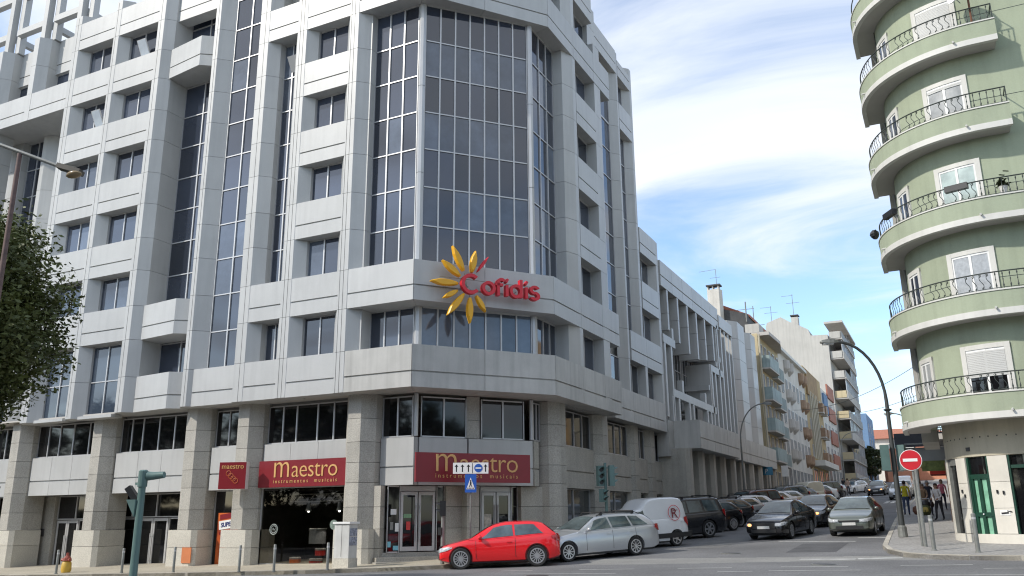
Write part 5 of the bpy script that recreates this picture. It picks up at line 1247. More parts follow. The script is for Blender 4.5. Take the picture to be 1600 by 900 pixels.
    # lamps, grille, plates, mirrors
    zf = smoothp(deck, .12, .05)
    hl = sp.get('lamp', (.12, .36, .13)); hz_ = sp.get('lampz', zf-.10)
    for s_ in (1, -1):
        hw0 = halfw(.1); mb = MB()
        pf = [(-.022, .46*hw, -.055, .035), (-.024, .66*hw, -.065, .05), (.02, .785*hw, -.065, .062), (.10, halfw(.1)+.006, -.05, .085), (.25, halfw(.25)+.010, -.02, .095), (.44, halfw(.44)*.985+.008, .055, .10)]
        vs = []
        for d_, y_, lo, hi in pf: vs += [(X(d_), s_*y_, hz_+lo), (X(d_)-.004, s_*(y_-.004), hz_+(lo+hi)/2+.01), (X(d_)-.03, s_*(y_-.03), hz_+hi)]
        mb.v = vs
        for i in range(5):
            for j in (0, 1):
                q = (i*3+j, (i+1)*3+j, (i+1)*3+j+1, i*3+j+1); mb.f.append(q if s_ > 0 else q[::-1])
        h_ = part('headlight', mb, M_HEAD, o, smooth=True)
        if sp.get('lit') and s_ in sp['lit']: part('lit_bulb', MB().blob((X(-.025), s_*hw*.64, hz_-.005), (.03, .085, .06)), M_LIT, h_)
        mb = MB(); zt = sp.get('tailz', .82); th = sp.get('tailh', .16)
        pf = [(L+.02, .50*hw, -.45, .45), (L+.02, .72*hw, -.5, .5), (L-.02, halfw(L-.02)*.97+.006, -.55, .55), (L-.12, halfw(L-.12)+.010, -.35, .55), (L-.26, halfw(L-.26)*.99+.010, .05, .50)]
        vs = []
        for d_, y_, lo, hi in pf: vs += [(X(d_), s_*y_, zt+lo*th), (X(d_)+.004, s_*y_, zt+(lo+hi)/2*th), (X(d_)+.02, s_*(y_-.02), zt+hi*th)]
        mb.v = vs
        for i in range(4):
            for j in (0, 1):
                q = (i*3+j, (i+1)*3+j, (i+1)*3+j+1, i*3+j+1); mb.f.append(q[::-1] if s_ > 0 else q)
        part('taillight', mb, M_TAIL, o, smooth=True)
        zb_ = smoothp(deck, cow+.35, .05)
        mb = MB().blob((X(cow+.38), s_*(hw*.93+.10), zb_+.05), (.07, .10, .07), 10, 7); part('door_mirror', mb, body_m if sp.get('mirr', 1) else M_TRIMB, o, smooth=True)
        mb = MB()
        for dd in sp.get('handles', (2.1,)): mb.obox((X(dd), s_*(halfw(dd)*.985), smoothp(deck, dd, .05)-.16), (1, 0, 0), .16, .03, .028)
        part('door_handle', mb, body_m, o)
        mb = MB()
        for dd in sp.get('seams', ()):
            zs = smoothp(deck, dd, .06); w_ = halfw(dd); zb2 = .32; zm = .52*zs+.06
            P = [(X(dd), s_*(w_*.985+.002), zb2), (X(dd), s_*(w_+.001), zm-.06), (X(dd), s_*(w_*.995+.001), zm+.1), (X(dd), s_*(w_*.975+.001), zs-.11), (X(dd), s_*(w_*.945+.001), zs-.045)]
            mb.tube(P, .006, 4)
        if sp.get('seams'): part('door_seam', mb, M_TRIMB, o)
    gz_ = sp.get('grz', zf-.18); gw = sp.get('grw', .42); gh = sp.get('grh', .10)
    part('grille', MB().obox((X(.0)+.0, 0, gz_), (0, 1, 0), gw, .06, gh), M_TRIMB, o)
    part('lower_grille', MB().obox((X(.0)+.0, 0, .36), (0, 1, 0), hw*1.15, .06, .12), M_TRIMB, o)
    part('licence_plate', MB().obox((X(-.035), 0, .50), (0, 1, 0), .50, .02, .11), M_PLATE, o)
    part('licence_plate', MB().obox((X(L+.012), 0, sp.get('rpz', .72)), (0, 1, 0), .50, .02, .11), M_PLATE, o)
    sk = MB(); sk.box(X(L-.35), X(.35), -hw*.86, hw*.86, .17, .24); part('underbody', sk, M_TRIMB, o)
    if sp.get('rails'):
        for s_ in (1, -1):
            P = []
            for i in range(9):
                d = sp['rails'][0]+(sp['rails'][1]-sp['rails'][0])*i/8; y, z, zr = cab(d, 1); P.append((X(d), s_*y*.93, zr+(.055 if 0 < i < 8 else .01)))
            part('roof_rail', MB().tube(P, .016, 6), M_TRIMB, o)
        if sp.get('bars'):
            for d in sp['bars']:
                y, z, zr = cab(d, 1); mb = MB(); mb.tube([(X(d), -y*.98, zr+.09), (X(d), y*.98, zr+.09)], .022, 6)
                for s_ in (1, -1): mb.box(X(d)-.05, X(d)+.05, s_*y*.93-.03, s_*y*.93+.03, zr+.0, zr+.09)
                part('roof_bar', mb, M_TRIMB, o)
    return o
def put(o, a, t, head, pitch=True):
    """head: direction of travel in degrees, from +X towards +Y"""
    h = radians(head); f = Vector((cos(h), sin(h))); e_ = 1.2
    z0 = G(a, t); zf_ = (G(a+f.x*e_, t+f.y*e_)-G(a-f.x*e_, t-f.y*e_))/(2*e_); l = Vector((-f.y, f.x)); zl = (G(a+l.x*.7, t+l.y*.7)-G(a-l.x*.7, t-l.y*.7))/1.4
    o.location = (a, t, z0+.004); o.rotation_mode = 'XYZ'; o.rotation_euler = (math.atan(zl), -math.atan(zf_), h)
HATCH = dict(L=3.95, W=1.74, wb=2.47, fo=.72, r=.335, deck=[(0, .52), (.04, .66), (.2, .74), (.6, .83), (1.02, .91), (1.6, .925), (2.6, .97), (3.5, 1.02), (3.86, .98), (3.93, .80), (3.95, .5)],
             roof=[(.98, .90), (1.4, 1.15), (1.8, 1.34), (2.3, 1.42), (2.9, 1.415), (3.35, 1.36), (3.52, 1.25), (3.82, 1.0)], side=[(1.33, 2.44, 1.80, 2.40), (2.50, 3.42, 2.48, 3.12)], ws=(1.1, 1.76), rw=(3.45, 3.76),
             tailz=.86, tailh=.17, seams=(1.22, 2.5), handles=(2.3,), spokes=14, spw=.028, lit=(), grz=.62, grw=.7, grh=.18)
WAGON = dict(L=4.90, W=1.85, wb=2.87, fo=.85, r=.325, deck=[(0, .52), (.05, .70), (.25, .78), (.8, .87), (1.35, .95), (2.0, .97), (3.5, 1.0), (4.5, 1.03), (4.82, .98), (4.9, .6)],
             roof=[(1.3, .94), (1.9, 1.25), (2.25, 1.41), (2.8, 1.47), (3.6, 1.46), (4.3, 1.40), (4.45, 1.32), (4.80, 1.02)], side=[(1.75, 2.7, 2.1, 2.66), (2.78, 3.6, 2.74, 3.52), (3.68, 4.35, 3.6, 4.0)], ws=(1.42, 2.2), rw=(4.38, 4.74),
             tailz=.92, tailh=.22, seams=(1.6, 2.73, 3.75), handles=(2.55, 3.55), rails=(2.3, 4.2), bars=(2.5, 3.9), spokes=10, spw=.03)
SEDAN = dict(L=4.57, W=1.76, wb=2.63, fo=.90, r=.33, deck=[(0, .48), (.05, .66), (.3, .78), (.8, .87), (1.3, .94), (2.0, .96), (3.6, 1.0), (3.9, 1.04), (4.45, 1.06), (4.57, .6)],
             roof=[(1.25, .93), (1.9, 1.28), (2.2, 1.42), (2.7, 1.48), (3.2, 1.45), (3.6, 1.32), (4.05, 1.05)], side=[(1.7, 2.6, 2.05, 2.55), (2.68, 3.6, 2.63, 3.3)], ws=(1.36, 2.15), rw=(3.45, 3.98),
             seams=(1.6, 2.64, 3.6), handles=(2.45, 3.4), spokes=10, spw=.035, mirr=1)
MEGANE = dict(L=4.22, W=1.78, wb=2.62, fo=.83, r=.315, deck=[(0, .50), (.04, .68), (.2, .77), (.7, .88), (1.1, .97), (2, .98), (3.4, 1.0), (3.9, 1.03), (4.15, .95), (4.22, .6)],
              roof=[(1.0, .95), (1.6, 1.28), (2.0, 1.44), (2.5, 1.48), (3.1, 1.46), (3.5, 1.38), (3.6, 1.25), (4.0, 1.02)], side=[(1.5, 2.3, 1.85, 2.28), (2.38, 3.3, 2.36, 3.15)], ws=(1.12, 1.92), rw=(3.55, 3.95), seams=(1.4, 2.35, 3.3), handles=(2.2, 3.1), grz=.60, grw=.75, grh=.07)
SUV = dict(L=4.60, W=1.82, wb=2.70, fo=.8, r=.38, deck=[(0, .62), (.04, .85), (.3, .98), (1.2, 1.06), (2, 1.07), (3.6, 1.1), (4.4, 1.12), (4.55, .95), (4.6, .7)],
           roof=[(1.2, 1.05), (1.75, 1.45), (2.0, 1.66), (2.5, 1.72), (3.6, 1.72), (4.25, 1.68), (4.38, 1.55), (4.52, 1.1)], side=[(1.6, 2.4, 1.85, 2.38), (2.48, 3.25, 2.46, 3.2), (3.35, 4.15, 3.32, 4.05)], ws=(1.3, 1.95), rw=(4.3, 4.5),
           tailz=1.0, tailh=.34, rails=(2.1, 4.2), bars=(2.3, 3.9), spokes=6, spw=.07, seams=(1.5, 2.44, 3.4), roofw=.82)
VAN = dict(L=4.1, W=1.72, wb=2.65, fo=.75, r=.30, deck=[(0, .55), (.04, .75), (.3, .85), (.9, 1.0), (1.3, 1.08), (3.9, 1.1), (4.05, .95), (4.1, .6)],
           roof=[(.95, 1.0), (1.35, 1.32), (1.6, 1.46), (1.85, 1.50), (2.05, 1.70), (2.3, 1.84), (2.8, 1.88), (3.5, 1.87), (3.85, 1.80), (3.98, 1.6), (4.06, 1.1)], side=[(1.3, 1.95, 1.5, 1.9)], ws=(1.05, 1.5), rw=(None, None),
           tailz=.92, tailh=.34, seams=(1.25, 2.15), handles=(1.95, 3.7), spokes=5, roofw=.90)
MINI = dict(L=4.4, W=1.82, wb=2.7, fo=.8, r=.32, deck=[(0, .55), (.04, .75), (.3, .88), (.8, 1.0), (1.2, 1.06), (4.2, 1.1), (4.35, .95), (4.4, .6)],
            roof=[(.85, 1.0), (1.5, 1.45), (1.9, 1.64), (2.4, 1.70), (3.7, 1.70), (4.15, 1.6), (4.3, 1.1)], side=[(1.3, 2.2, 1.65, 2.15), (2.3, 3.1, 2.27, 3.05), (3.2, 4.05, 3.15, 3.95)], ws=(.98, 1.82), rw=(4.16, 4.28), tailz=1.1, tailh=.3, roofw=.8, rails=(2.2, 4.0))
red_p = paint('red_car_paint', (.72, .008, .012), .25, 0); sil_p = paint('silver_car_paint', (.48, .50, .52), .3, .5); wht_p = paint('white_car_paint', (.72, .73, .73), .3, 0)
dkg_p = paint('dark_grey_car_paint', (.035, .036, .04), .25, .3); blk_p = paint('black_car_paint', (.012, .012, .014), .18, .2); gry_p = paint('grey_car_paint', (.13, .145, .125), .28, .4)
mrn_p = paint('maroon_car_paint', (.06, .012, .015), .25, .3); crm_p = paint('cream_car_paint', (.55, .52, .42), .35, 0)
PK = 'cars parked along the left kerb'; DV = 'cars driving down the street'
def from_wheels(sp, f, r_):
    """centre and heading from front and rear visible (left side) wheel ground points"""
    f, r_ = Vector(f), Vector(r_); d = (f-r_).normalized(); l = Vector((-d.y, d.x)); mid_ = (f+r_)/2; ax_off = sp['fo']+sp['wb']/2-sp['L']/2
    c = mid_-l*(sp['W']/2-.02)-d*(-ax_off); return c.x, c.y, math.degrees(atan2(d.y, d.x))
c = make_car('parked_car', 'bright red three-door hatchback parked at the corner kerb', 'car', HATCH, red_p, PK); put(c, *from_wheels(HATCH, (-14.42, 24.98), (-12.18, 26.05)))
fog = MB(); fog.disc((HATCH['L']/2-.10, .62, .40), (1, .4, 0), .07, .03); part('fog_lamp', fog, M_HEAD, c).location = (0, 0, 0)
c = make_car('parked_car', 'silver estate car with roof bars parked nose to tail behind the red hatchback', 'car', WAGON, sil_p, PK); put(c, *from_wheels(WAGON, (-11.84, 27.85), (-10.25, 30.25)))
c = make_car('parked_van', 'small white panel van with a round red letter R emblem', 'van', VAN, wht_p, None)
# emblem on the van's left side
em = MB(); cx_, cz_ = VAN['L']/2-3.35, 1.28; R0 = .29
def side_y(z): return .80+.0*(z)
vy = .845
mb = MB(); mb.tube([(cx_+R0*cos(t), vy-.10*(R0*sin(t)+.0), cz_+R0*sin(t)) for t in [i*2*pi/28 for i in range(29)]], .012, 5); part('emblem_ring', mb, M_REDL, c)
me_o = place_text('emblem_lettering', 'R', .56, M_RED, c, (cx_, vy+.02, cz_-.20), (-1, 0, 0), extrude=.004, bold=-.004, zdir=(0, -.10, 1))
me_o = place_text('emblem_small_lettering', 'FACO', .10, M_RED, c, (cx_-.02, vy+.02, cz_+.06), (-1, 0, 0), extrude=.004, zdir=(0, -.10, 1))
part('side_moulding', MB().box(-VAN['L']/2+.1, .3, .855, .875, .34, .52), M_TRIMB, c)
part('rear_bumper', MB().obox((-VAN['L']/2-.02, 0, .42), (0, 1, 0), 1.62, .12, .26), M_TRIMB, c)
put(c, *from_wheels(VAN, (-11.45, 32.2), (-9.95, 34.3)))
c = make_car('parked_car', 'dark grey off-road car with roof rails and bars parked behind the white van', 'car', SUV, dkg_p, PK); put(c, *from_wheels(SUV, (-11.35, 36.7), (-9.75, 38.85)))
lab = [('dark hatchback with chrome spoked wheels, just behind the off-road car', HATCH, blk_p), ('dark grey estate with an oval rear side window, third dark car in the row', WAGON, dkg_p), ('silver hatchback peeking over the black saloon', HATCH, sil_p),
       ('white estate with a dark red neighbour behind it', WAGON, wht_p), ('maroon people carrier between two pale cars', MINI, mrn_p), ('silver saloon in the middle of the parked row', SEDAN, sil_p), ('white saloon following the silver saloon in the row', SEDAN, wht_p),
       ('small silver hatchback left of the dark people carrier', HATCH, sil_p), ('dark people carrier with red tail lamps', MINI, dkg_p), ('dark estate between the people carrier and the cream van', WAGON, dkg_p), ('cream van with red tail lamps up the street', VAN, crm_p),
       ('dark red car just past the cream van', SEDAN, mrn_p), ('white car near the top of the parked row', SEDAN, wht_p), ('dark boxy van at the far end of the parked row', MINI, dkg_p), ('pale car farthest up the parked row', HATCH, sil_p)]
protos = {}
def getcar(sp, m, label, group, name='parked_car', cat='car'):
    key = (id(sp), m.name)
    if key not in protos:
        protos[key] = make_car(name, label, cat, sp, m, group); return protos[key]
    o = copy_tree(protos[key]); o['label'] = label; o['group'] = group; return o
tt_ = 43.8
for i, (lb, sp, m) in enumerate(lab):
    o = getcar(sp, m, lb, PK)
    h = radians(-125); d = Vector((cos(h), sin(h))); rear = Vector((-9.55-.002*(tt_-40), tt_)); cc_ = rear+d*(sp['L']/2-.5)-Vector((-d.y, d.x))*sp['W']/2
    put(o, cc_.x, cc_.y, -125+random.uniform(-3, 3)); tt_ += 3.1 if i < 8 else 4.4
LANC = dict(SEDAN, lit=(-1,), grw=.95, grh=.2, grz=.56); c = make_car('driving_car', 'black saloon with one amber lamp lit, nearest on the left of the two front cars', 'car', LANC, blk_p, DV); put(c, -6.6, 38.7, -99)
part('chrome_bar', MB().obox((SEDAN['L']/2+.035, 0, .66), (0, 1, 0), 1.0, .02, .03).obox((SEDAN['L']/2+.035, 0, .58), (0, 1, 0), .98, .02, .02), M_RIM, c)
VOLV = dict(MEGANE, lit=(1,), grw=.5, grh=.17, grz=.62, lampz=.68); c = make_car('driving_car', 'dark hatchback with a lit headlamp between and behind the two front cars', 'car', VOLV, dkg_p, DV); put(c, -6.15, 46.2, -97)
part('chrome_grille_ring', MB().tube([(MEGANE['L']/2+.04, .27*cos(t), .62+.10*sin(t)) for t in [i*2*pi/16 for i in range(17)]], .014, 5), M_RIM, c)
c = make_car('driving_car', 'grey-green hatchback with a chrome diamond badge heading towards the camera', 'car', MEGANE, gry_p, DV); put(c, -3.7, 39.6, -93)
bd = MB().add([(MEGANE['L']/2+.06, 0, .53), (MEGANE['L']/2+.06, .07, .62), (MEGANE['L']/2+.06, 0, .71), (MEGANE['L']/2+.06, -.07, .62)], [(0, 1, 2, 3)]); bd.obox((MEGANE['L']/2+.035, 0, .62), (0, 1, 0), .05, .05, .05); part('badge', bd, M_RIM, c)
c = make_car('driving_car', 'small black car with both headlamps lit far up the street', 'car', dict(MEGANE, lit=(1, -1)), blk_p, DV); put(c, -6.9, 99, -92)
RP = 'cars parked on the right side'
for k, (t, lb, sp, m) in enumerate(((83, 'silver hatchback parked on the right behind the lamp post', HATCH, sil_p), (90, 'white van parked behind the silver hatchback on the right', VAN, wht_p), (97, 'pale car parked third on the right up the hill', SEDAN, sil_p))):
    o = getcar(sp, m, lb, RP); put(o, -4.0, t, -90)
for k, t in enumerate((112, 118, 124)):
    o = getcar([WAGON, MINI, HATCH][k], [wht_p, dkg_p, sil_p][k], ['white estate at the top of the left row beside the grey block', 'dark people carrier at the top of the left row', 'silver hatchback last before the bend on the left'][k], PK); put(o, -10.5, t, -110)

# ================================================================== street furniture
def gz(x, y): return G(x, y)+PV+.01
def bollard(x, y, h, lab, r=.045):
    z = gz(x, y); o = thing('bollard', lab, 'bollard', (x, y, z), 'steel bollards')
    part('post', MB().lathe([(r*1.3, z-.02), (r*1.3, z+.02), (r, z+.025), (r, z+h-.02), (r*.7, z+h)], 12, (x, y, 0)), M_POLE, o, smooth=True)
    part('reflective_band', MB().lathe([(r*1.04, z+h-.16), (r*1.04, z+h-.10)], 12, (x, y, 0)), M_ALU, o)
for x, y, lb in ((-20.21, 22.75, 'thin steel bollard in front of the left edge of the drum shop window'), (-18.61, 23.5, 'thin steel bollard before the middle of the drum shop window, left of the cabinet'), (-21.72, 22.75, 'thin steel bollard in front of the granite column with the orange box beside it'),
                 (-24.6, 22.6, 'steel bollard in front of the orange poster window'), (-27.0, 22.45, 'steel bollard before the double glass doors'), (-30.2, 22.2, 'steel bollard beside the yellow hydrant'), (-33.6, 22.0, 'leftmost steel bollard on the pavement')):
    bollard(x, y, .85, lb)
for x, y, h, lb in ((-.68, 29.05, 1.0, 'tall steel bollard on the right pavement beside the no-entry sign'), (.45, 28.1, 1.05, 'tall steel bollard in front of the green door'), (-2.0, 38.2, .9, 'steel bollard left of the tall lamp post')): bollard(x, y, h, lb, .06)
# cabinet
x, y = -18.75, 24.6; z = gz(x, y)
o = thing('utility_cabinet', 'grey-white utility cabinet with posters on its side, in front of the granite column', 'cabinet', (x, y, z))
part('base', MB().box(x-.33, x+.33, y-.25, y+.25, z-.05, z+.30), M_GRAN2, o); cb = part('body', MB().box(x-.31, x+.31, y-.23, y+.23, z+.302, z+1.42), mat('cabinet_paint', (.56, .56, .54), .5, streak=.15), o)
part('lid', MB().prism([(x-.36, y-.28), (x+.36, y-.28), (x+.36, y+.28), (x-.36, y+.28)], z+1.425, z+1.49), M_WHITE, o)
part('door_joint', MB().box(x-.005, x+.005, y-.235, y-.23, z+.35, z+1.38), M_JOINT, cb)
for zz_, hh in ((z+1.15, .25), (z+.85, .28)): part('poster', MB().box(x+.31, x+.32, y-.2, y+.2, zz_-hh/2, zz_+hh/2), mat('torn_poster', (.25, .27, .33), .6, var=.8, vs=14), cb)
# hydrant
x, y = -30.6, 22.9; z = gz(x, y)
o = thing('hydrant', 'small yellow hydrant with a red cap beside a granite column', 'hydrant', (x, y, z))
part('body', MB().lathe([(.16, z), (.19, z+.1), (.17, z+.35), (.12, z+.42)], 12, (x, y, 0)), mat('yellow_paint', (.55, .35, .05), .5), o, smooth=True)
part('cap', MB().lathe([(.17, z+.42), (.15, z+.52), (.06, z+.62), (.05, z+.72)], 10, (x, y, 0)), mat('dull_red_paint', (.25, .05, .03), .5), o)
for s_ in (-1, 1): part('outlet', MB().tube([(x, y, z+.46), (x+s_*.24, y-.05, z+.46)], .06, 8), mat('dull_red_paint', (.25, .05, .03), .5), o)
# orange box on column
o = part('orange_box', MB().box(-27.9, -27.4, 25.97, 26.0, .02, .62), mat('orange_paint', (.52, .17, .06), .6)); o['label'] = 'flat orange metal box cover on the granite column by the glass doors'; o['category'] = 'meter box'
def signal_head(parent, c, d, n=3, s=.30, lit=None, back=True, hm=None):
    hm = hm or M_GPOLE
    """traffic signal head facing direction d (plan)"""
    d = Vector((d[0], d[1], 0)).normalized(); c = Vector(c); h = s*n+.06; l = Vector((-d.y, d.x, 0))
    hd = part('signal_head', MB().obox(c, l, s, .20, h), hm, parent)
    for i in range(n):
        cz = c+Vector((0, 0, h/2-s*(i+.5)-.03))+d*.10
        part('lens', MB().disc(cz, d, s*.36, .02, 14), M_BLACK, hd)
        mb = MB(); N2 = 12; vs = []
        for k in range(N2+1):
            a = pi*k/N2; q = l*(cos(a)*s*.40)+Vector((0, 0, sin(a)*s*.40))
            vs += [cz+q, cz+q+d*(s*.62*sin(a)+.04)]
        fs = [(2*k, 2*k+1, 2*k+3, 2*k+2) for k in range(N2)]; vs2 = [v*1 for v in vs]; mb.add(vs, fs)
        part('visor', mb, hm, hd)
    return hd
# green pole near left
x, y = -15.72, 13.37; zb = G(x, y)
o = thing('traffic_signal', 'green-grey signal pole seen from behind in front of the glass doors, left', 'traffic light', (x, y, zb))
part('pole', MB().lathe([(.085, zb), (.075, 2.62)], 14, (x, y, 0)), M_GPOLE, o, smooth=True)
part('pole_cap', MB().lathe([(.10, 2.35), (.10, 2.68), (.07, 2.71)], 14, (x, y, 0)), M_GPOLE, o)
part('side_lamp', MB().tube([(x+.08, y+.05, 2.58), (x+.2, y+.1, 2.58), (x+.44, y+.18, 2.60)], [.10, .085, .07], 12), M_GPOLE, o, smooth=True)
mb = MB(); mb.obox((x-.21, y-.05, 2.20), (.6, .3, -.9), .36, .16, .13); part('signal_head', mb, M_BLACK, o)
mb = MB(); mb.add([(x-.24, y-.05, 2.08), (x-.03, y, 2.08), (x-.06, y, 1.72), (x-.24, y-.18, 2.08), (x-.03, y-.12, 2.08), (x-.06, y-.1, 1.72)], [(0, 1, 2), (5, 4, 3), (0, 3, 4, 1), (1, 4, 5, 2), (2, 5, 3, 0)]); part('signal_visor', mb, M_GPOLE, o)
part('bracket', MB().bar((x-.2, y, 2.42), (x, y, 2.42), .05), M_GPOLE, o)
# signal head at the very left edge
o = thing('traffic_signal', 'dark angular signal head at the extreme left edge of the view', 'traffic light', (-16.85, 10.6, G(-16.85, 10.6)))
part('pole', MB().lathe([(.07, G(-16.85, 10.6)), (.06, 2.5)], 10, (-16.85, 10.6, 0)), M_DPOLE, o)
part('signal_head', MB().obox((-16.72, 10.66, 2.12), (.2, .1, 1), .42, .16, .2), M_BLACK, o)
# lane board + crossing sign
x, y = -14.99, 26.62; z = gz(x, y); fd2 = Vector((.88, .47, 0)); nf2 = Vector((fd2.y, -fd2.x, 0))
o = thing('road_sign', 'white lane arrow board above a blue pedestrian crossing sign behind the red car', 'road sign', (x, y, z))
part('pole', MB().lathe([(.03, z), (.03, 3.55)], 8, (x, y, 0)), M_POLE, o)
c0 = Vector((x, y, 0))+nf2*.05
lb = part('lane_board', MB().obox(c0+Vector((0, 0, 3.34)), fd2, 1.24, .03, .38), M_WHITE, o)
def arrow(cx2, par):
    c1 = c0+fd2*cx2+nf2*.018+Vector((0, 0, 3.34)); mb = MB(); U = Vector((0, 0, 1))
    mb.add([c1+fd2*-.02-U*.13, c1+fd2*.02-U*.13, c1+fd2*.02+U*.05, c1+fd2*.065+U*.05, c1+U*.13, c1-fd2*.065+U*.05, c1-fd2*.02+U*.05], [(0, 1, 2, 3, 4, 5, 6)]); part('arrow', mb, M_BLACK, par)
for q in (-.50, -.29, -.08, .52): arrow(q, lb)
part('divider', MB().obox(c0+fd2*.06+nf2*.018+Vector((0, 0, 3.34)), (0, 0, 1), .34, .004, .018, uz=fd2), M_BLACK, lb)
part('blue_disc', MB().disc(c0+fd2*.27+nf2*.018+Vector((0, 0, 3.34)), nf2, .145, .006, 22), mat('sign_blue', (.02, .10, .42), .4), lb)
part('white_bar', MB().obox(c0+fd2*.27+nf2*.024+Vector((0, 0, 3.34)), fd2, .2, .004, .05), M_WHITE, lb)
bs_ = part('crossing_sign', MB().obox(c0+Vector((0, 0, 2.82)), fd2, .40, .03, .62), mat('sign_blue', (.02, .10, .42), .4), o)
c1 = c0+nf2*.018+Vector((0, 0, 2.82)); U = Vector((0, 0, 1))
part('white_triangle', MB().add([c1-fd2*.15-U*.20, c1+fd2*.15-U*.20, c1+U*.20], [(0, 1, 2)]), M_WHITE, bs_)
c2 = c1+nf2*.004; mb = MB(); mb.add([c2-fd2*.03-U*.02, c2+fd2*.03-U*.02, c2+fd2*.02+U*.07, c2-fd2*.02+U*.07], [(0, 1, 2, 3)]); mb.add([c2-fd2*.06-U*.13, c2-fd2*.035-U*.13, c2+fd2*.01-U*.02, c2-fd2*.02-U*.02], [(0, 1, 2, 3)]); mb.add([c2+fd2*.035-U*.13, c2+fd2*.06-U*.13, c2+fd2*.02-U*.02, c2-fd2*.01-U*.02], [(0, 1, 2, 3)])
mb.disc(c2+U*.095, nf2, .022, .002, 10)
for q in (-.10, -.05, 0, .05, .10): mb.obox(c2+fd2*q-U*.165, fd2, .025, .002, .035)
part('pedestrian_pictogram', mb, M_BLACK, bs_)
# pedestrian signal
x, y = -15.6, 25.78; z = gz(x, y)
o = thing('pedestrian_signal', 'small pedestrian signal on a grey post beside the nose of the red car', 'traffic light', (x, y, z))
part('post', MB().lathe([(.07, z), (.055, 1.75)], 10, (x, y, 0)), M_POLE, o)
signal_head(o, (x, y, 1.98), (-.9, -.5), 2, .22, hm=M_BLACK); part('push_box', MB().box(x-.12, x+.02, y-.12, y, 1.1, 1.35), M_BLACK, o)
# twin signal behind the estate
x, y = -12.0, 32.0; z = gz(x, y)
o = thing('traffic_signal', 'twin-headed green signal on a post behind the silver estate car', 'traffic light', (x, y, z))
part('post', MB().lathe([(.06, z), (.055, 3.7)], 10, (x, y, 0)), M_GPOLE, o)
signal_head(o, (x-.20, y-.05, 3.2), (.75, -.65), 3, .24); signal_head(o, (x+.24, y+.02, 3.2), (.8, .6), 3, .24)
signal_head(o, (x-.05, y-.22, 2.45), (.95, -.3), 2, .22); part('bracket', MB().bar((x-.2, y, 3.5), (x+.25, y, 3.5), .04), M_GPOLE, o)
# no-entry sign
x, y = -1.06, 30.78; z = gz(x, y); n3 = Vector((-.05, -1, 0)).normalized()
o = thing('road_sign', 'round red no-entry sign with a white bar on a steel pole', 'road sign', (x, y, z))
part('pole', MB().lathe([(.035, z), (.035, 3.6)], 8, (x+.02, y+.06, 0)), M_POLE, o)
dd = part('disc', MB().disc((x, y, 3.33), n3, .335, .02, 30), M_WHITE, o); part('red_face', MB().disc((x, y-.012, 3.33), n3, .315, .012, 30), mat('sign_red', (.50, .01, .02), .4), dd); part('white_bar', MB().obox((x, y-.022, 3.33), (1, 0, 0), .46, .012, .095), M_WHITE, dd)
o = thing('sign_post', 'second galvanised post standing right behind the no-entry sign', 'post', (x+.28, y-.2, gz(x+.28, y-.2)))
part('post', MB().lathe([(.06, gz(x+.28, y-.2)), (.05, 3.0), (.045, 3.02)], 10, (x+.12, y-.3, 0)), M_POLE, o)
# tall lamp
def lamp(x, y, ztop, arm, armh, lab, col, r=.09, hlen=.75, sig=False, z0=None, hz=0):
    z = z0 if z0 is not None else gz(x, y); arm = Vector(arm)
    o = thing('street_lamp', lab, 'street lamp', (x, y, z), 'street lamps')
    A = arm.length; u = Vector((arm.x, arm.y, 0)).normalized(); zs_ = ztop-armh
    P = [Vector((x, y, z)), Vector((x, y, zs_*.5+z*.5)), Vector((x, y, zs_))]+[Vector((x, y, zs_))+u*(A*(1-cos(a)))+Vector((0, 0, armh*sin(a))) for a in [radians(k*9) for k in range(1, 11)]]
    part('pole', MB().tube(P, [r, r*.8, r*.6]+[r*.5]*10, 10), col, o, smooth=True)
    part('pole_base', MB().lathe([(r*1.5, z), (r*1.4, z+.35), (r*1.0, z+.4)], 12, (x, y, 0)), M_POLE, o)
    e_ = P[-1]; q = e_+u*hlen+Vector((0, 0, hz)); l = Vector((-u.y, u.x, 0)); U = Vector((0, 0, 1))
    mb = MB(); vs = []
    for p, w, h in ((e_-u*.05, .05, .05), (e_+u*.15+U*hz*.2, .14, .11), (e_*.5+q*.5, .16, .12), (q-u*.05, .12, .07), (q, .05, .03)):
        vs += [p-l*w-U*h*.4, p+l*w-U*h*.4, p+l*w*.8+U*h, p-l*w*.8+U*h]
    fs = [(0, 3, 2, 1), (16, 17, 18, 19)]
    for i in range(4):
        for k in range(4): fs.append((i*4+k, i*4+(k+1) % 4, i*4+4+(k+1) % 4, i*4+4+k))
    mb.add(vs, fs); h_ = part('lamp_head', mb, M_POLE, o); part('lamp_glass', MB().obox(e_*.45+q*.55-U*.075, u, hlen*.6, .2, .05), M_SHUT, h_)
    return o
o = lamp(-1.78, 35.1, 8.08, (-1.45, -.65), 2.3, 'tall dark curved street lamp by the right kerb with signal heads on its pole', M_DPOLE, .11, .65)
part('collar', MB().lathe([(.08, 5.4), (.16, 5.46), (.08, 5.5)], 12, (-1.78, 35.1, 0)), M_DPOLE, o)
signal_head(o, (-2.05, 34.95, 3.68), (-.2, 1), 3, .29); signal_head(o, (-1.5, 35.25, 3.68), (.3, 1), 3, .29); part('bracket', MB().bar((-2.05, 35, 3.2), (-1.5, 35.2, 3.2), .05), M_POLE, o)
lamp(-12.25, 58.7, 8.98, (1.6, .3), 2.4, 'pale curved street lamp in front of the grey wing', M_POLE, .09, .6)
lamp(-1.9, 65.5, 8.5, (-1.1, 0), 1.2, 'distant curved lamp behind the tall dark lamp post', M_DPOLE, .07, .6)
lamp(-12.25, 121, 12.2, (1.6, 0), 1.6, 'far lamp post rising before the white and red block', M_POLE, .09, .6)
